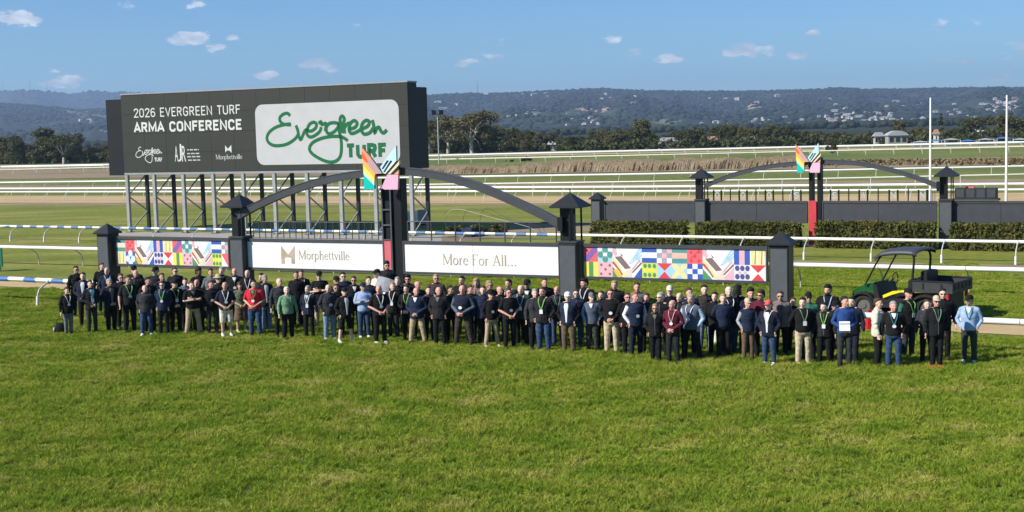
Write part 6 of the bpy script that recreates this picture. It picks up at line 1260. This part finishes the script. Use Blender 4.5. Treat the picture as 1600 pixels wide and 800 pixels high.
# ================================================================== UTILITY BUGGY
M_gpaint = mat('green_paint', (.01, .085, .02), .3, .08, 3, coat=.5); M_ypaint = mat('yellow_paint', (.72, .60, .02), .35, .06, 3, coat=.4); M_plas = mat('black_plastic', (.012, .012, .013), .55, .15, 8, .1); M_bed = mat('tray_grey', (.035, .037, .04), .6, .15, 6)
M_tyre = mat('tyre', (.018, .018, .018), .85, .2, 14, .4); M_rim = mat('rim_grey', (.10, .10, .09), .5); M_lamp = mat('lamp_glass', (.6, .6, .6), .1); M_redp = mat('red_lens', (.5, .02, .02), .3); M_canopy2 = mat('canopy_grey', (.05, .056, .066), .45, .1, 3)
def buggy():
    p = gd(1413, 41.9); o = empty('utility_buggy', p, R(180-40), 'green and yellow utility buggy with black roof and tray parked behind the crowd', 'buggy')
    o.scale = (1.04, 1.04, 1.05)
    # local: +x forward, y across, z up; the side towards the camera is +y after the turn
    def wheel(x, s, r, w):
        b = MB(); b.T = Matrix.Translation((x, s*.56, r)); prof_ = [(-w/2, r*.66), (-w/2*1.02, r*.86), (-w*.36, r*.985), (0, r), (w*.36, r*.985), (w/2*1.02, r*.86), (w/2, r*.66)]; n = 26; vs = []
        for i in range(n):
            a = 2*math.pi*i/n; kk = 1 if i % 2 else 1.03
            vs += [(q*kk*math.cos(a) if 1 < j < 5 else q*math.cos(a), y, q*kk*math.sin(a) if 1 < j < 5 else q*math.sin(a)) for j, (y, q) in enumerate(prof_)]
        k = len(prof_); b.add(vs, [(i*k+j, ((i+1) % n)*k+j, ((i+1) % n)*k+j+1, i*k+j+1) for i in range(n) for j in range(k-1)])
        t = b.build('wheel', M_tyre, o, True); t['label'] = 'knobbly black tyre' if 0 else 'chunky black tyre with dull rim'
        c = MB(); c.T = Matrix.Translation((x, s*.56, r)); c.tube([(0, -w*.3, 0), (0, w*.3, 0)], r*.64, 18); c.tube([(0, s*w*.28, 0), (0, s*w*.42, 0)], [r*.3, r*.2], 12); link('rim', c.mesh('rim', M_rim, False), t)
    for x in (-1.0, 1.0):
        for s in (-1, 1): wheel(x, s, .37 if x < 0 else .34, .30 if x < 0 else .26)
    def hull(nm, m, prof_, y0, y1, inset=.05, par=o):   # side outline (x,z) given thickness with softened edges
        b = MB(); n = len(prof_); cx = sum(q[0] for q in prof_)/n; cz = sum(q[1] for q in prof_)/n; k = 1-inset
        rings = [(y0, k), (y0+inset, 1), (y1-inset, 1), (y1, k)]; vs = [(cx+(x-cx)*f, y, cz+(z-cz)*f) for y, f in rings for x, z in prof_]
        b.add(vs, [tuple(range(n)), tuple(range(3*n, 4*n))[::-1]]+[(j*n+i, (j+1)*n+i, (j+1)*n+(i+1) % n, j*n+(i+1) % n) for j in range(3) for i in range(n)]); return b.build(nm, m, par)
    hull('chassis', M_plas, [(-1.35, .38), (1.25, .36), (1.3, .46), (-1.35, .50)], -.45, .45, .02)
    hull('bonnet', M_gpaint, [(.72, .62), (1.38, .58), (1.40, .74), (1.28, .86), (.95, 1.0), (.70, 1.06)], -.52, .52, .07)
    hull('front_grille', M_plas, [(1.25, .42), (1.47, .44), (1.46, .74), (1.36, .80), (1.25, .6)], -.46, .46, .04)
    for s in (-1, 1):
        b = MB(); b.ball((1.44, s*.34, .70), (.04, .09, .06)); b.build('headlight', M_lamp, o, True)
        a = [(1.0+.44*math.cos(t), .36+.42*math.sin(t)) for t in np.linspace(.1, math.pi-.05, 9)]; b = MB(); vs = []
        for x, z in a: vs += [(x, s*.42, z), (x, s*.76, z-.02), (x, s*.76, z-.07), (x, s*.42, z-.04)]
        b.add(vs, [(4*i+j, 4*(i+1)+j, 4*(i+1)+(j+1) % 4, 4*i+(j+1) % 4) for i in range(8) for j in range(4)]); b.build('front_fender', M_plas, o)
        a = [(-1.0+.52*math.cos(t), .38+.44*math.sin(t)) for t in np.linspace(.15, math.pi-.1, 9)]; b = MB(); vs = []
        for x, z in a: vs += [(x, s*.40, z), (x, s*.80, z-.01), (x, s*.80, z-.09), (x, s*.40, z-.05)]
        b.add(vs, [(4*i+j, 4*(i+1)+j, 4*(i+1)+(j+1) % 4, 4*i+(j+1) % 4) for i in range(8) for j in range(4)]); b.build('rear_fender', M_plas, o)
        hull('side_sill', M_plas, [(-.5, .34), (.62, .34), (.62, .46), (-.5, .46)], s*.72 if s < 0 else .40, -.40 if s < 0 else .72, .02)
        hull('body_flash', M_ypaint, [(.34, .62), (.36, .70), (.05, .84), (-.3, .885), (-1.2, .895), (-1.2, .85), (-.2, .82), (.05, .74)], s*.735 if s < 0 else .70, -.70 if s < 0 else .735, .004)
        b = MB(); b.box(-.32, .12, s*.05 if s > 0 else -.50, .50 if s > 0 else -.05, .66, .80, .04); b.build('seat', M_plas, o)
        b = MB(); b.box(-.46, -.32, s*.05 if s > 0 else -.50, .50 if s > 0 else -.05, .76, 1.18, .04); b.build('seat_back', M_plas, o)
        # roll cage: windscreen post, roof rail, rear post
        b = MB(); b.tube(spline([(.98, s*.60, .96), (.62, s*.60, 1.62), (.46, s*.58, 1.86), (.30, s*.57, 1.925)], 4), .028, 8); b.build('front_post', M_plas, o, True)
        b = MB(); b.tube([(.30, s*.57, 1.93), (-.48, s*.57, 1.99)], .028, 8); b.build('roof_rail', M_plas, o, True)
        b = MB(); b.tube(spline([(-.48, s*.57, 1.99), (-.56, s*.60, 1.80), (-.52, s*.62, 1.2), (-.50, s*.62, .52)], 4), .034, 8); b.build('rear_post', M_plas, o, True)
    hull('cab_base', M_plas, [(-.52, .46), (.66, .46), (.72, .98), (.60, .98), (.50, .60), (-.30, .62), (-.52, .9)], -.66, .66, .03)
    b = MB(); b.tube([(.62, -.25, .98), (.42, -.25, 1.10)], .02, 6); b.tube([(.40+.0*math.cos(t), -.25+.19*math.cos(t), 1.11+.17*math.sin(t)) for t in np.linspace(0, 2*math.pi, 16)], .016, 6, False); b.build('steering_wheel', M_plas, o, True)
    # canopy
    n = 9; vs = []
    for i, x in enumerate(np.linspace(-.68, .62, n)):
        z = 1.99-.075*x+.05*math.sin(math.pi*i/(n-1))-(.10 if i == n-1 else 0)-(.03 if i == 0 else 0)
        for y, dz in ((-.72, -.10), (-.70, -.01), (-.35, .03), (0, .04), (.35, .03), (.70, -.01), (.72, -.10)): vs.append((x, y, z+dz))
    k = len(vs); vs += [(x, y*.98, z-.035) for x, y, z in vs]; fs = []
    for i in range(n-1):
        for j in range(6): a = i*7+j; fs += [(a, a+7, a+8, a+1), (k+a, k+a+1, k+a+8, k+a+7)]
    for i in range(n-1): fs += [(i*7, k+i*7, k+i*7+7, i*7+7), (i*7+6, i*7+13, k+i*7+13, k+i*7+6)]
    for j in range(6): fs += [(j, j+1, k+j+1, k+j), ((n-1)*7+j, k+(n-1)*7+j, k+(n-1)*7+j+1, (n-1)*7+j+1)]
    b = MB(); b.add(vs, fs); b.build('roof_canopy', M_canopy2, o, True)
    # tray
    z0, z1, xa, xb, yw = .92, 1.17, -1.78, -.58, .76
    b = MB(); b.box(xa, xb, -yw, yw, z0-.06, z0); b.build('tray_floor', M_bed, o)
    for nm, bx in (('tray_side', (xa+.041, xb-.041, -yw, -yw+.04)), ('tray_side', (xa+.041, xb-.041, yw-.04, yw)), ('tray_front', (xb-.04, xb, -yw, yw)), ('tailgate', (xa, xa+.04, -yw, yw))):
        b = MB(); b.box(*bx, z0+.002, z1); q = b.build(nm, M_bed, o)
        if 'side' in nm:
            for i in range(2): x = xa+.3+i*.55; c = MB(); yy = (bx[2]-.018, bx[2]-.001) if bx[2] < 0 else (bx[3]+.001, bx[3]+.018); c.box(x, x+.05, *yy, z0+.03, z1-.04); c.build('rib', M_plas, q)
            c = MB(); c.box(xa+.02, xb, bx[2]-.02, bx[3]+.02, z1+.001, z1+.035); c.build('rim_bar', M_plas, q)
        if nm == 'tailgate':
            for i in range(5): y = -.62+i*.28; c = MB(); c.box(xa-.018, xa-.001, y, y+.10, z0+.04, z1-.05); c.build('rib', M_plas, q)
    for s in (-1, 1): b = MB(); b.box(-1.66, -1.58, s*.72-.05, s*.72+.05, .62, .84, .01); b.build('tail_light', M_redp, o)
    b = MB(); b.box(-1.62, -1.5, -.5, .5, .46, .80); b.build('rear_bulkhead', M_plas, o)
    b = MB(); b.box(-.85, -.62, -.5, .3, z0+.003, 1.42, .03); b.build('load_box', M_plas, o)
    q = empty('jerry_can', gd(1361, 39.6), 0, 'red jerrycan like box on the ground left of the cream jacket', 'can'); b = MB(); b.box(-.17, .17, -.1, .1, 0, .5, .05); b.build('can_body', mat('can_red', (.50, .02, .03), .4), q); b = MB(); b.tube([(-.08, 0, .5), (-.08, 0, .56), (.08, 0, .56), (.08, 0, .5)], .018, 6); b.build('handle', mat('can_red', (.5, .02, .03)), q)
buggy()
# ================================================================== HAZE
def haze():
    b = MB(); b.box(-11000, 11000, -200, 11500, -4, 400); m = bpy.data.materials.new('haze'); m.use_nodes = True; N = m.node_tree.nodes; L = m.node_tree.links
    N.remove(N['Principled BSDF']); v = N.new('ShaderNodeVolumePrincipled'); v.inputs['Density'].default_value = HAZE; v.inputs['Color'].default_value = (.50, .68, .96, 1); v.inputs['Anisotropy'].default_value = .25
    L.new(v.outputs[0], N['Material Output'].inputs['Volume']); tag(b.build('haze', m), 'pale bluish air in front of the far hills', 'haze', kind='stuff')
HAZE = 1.0e-4
haze()
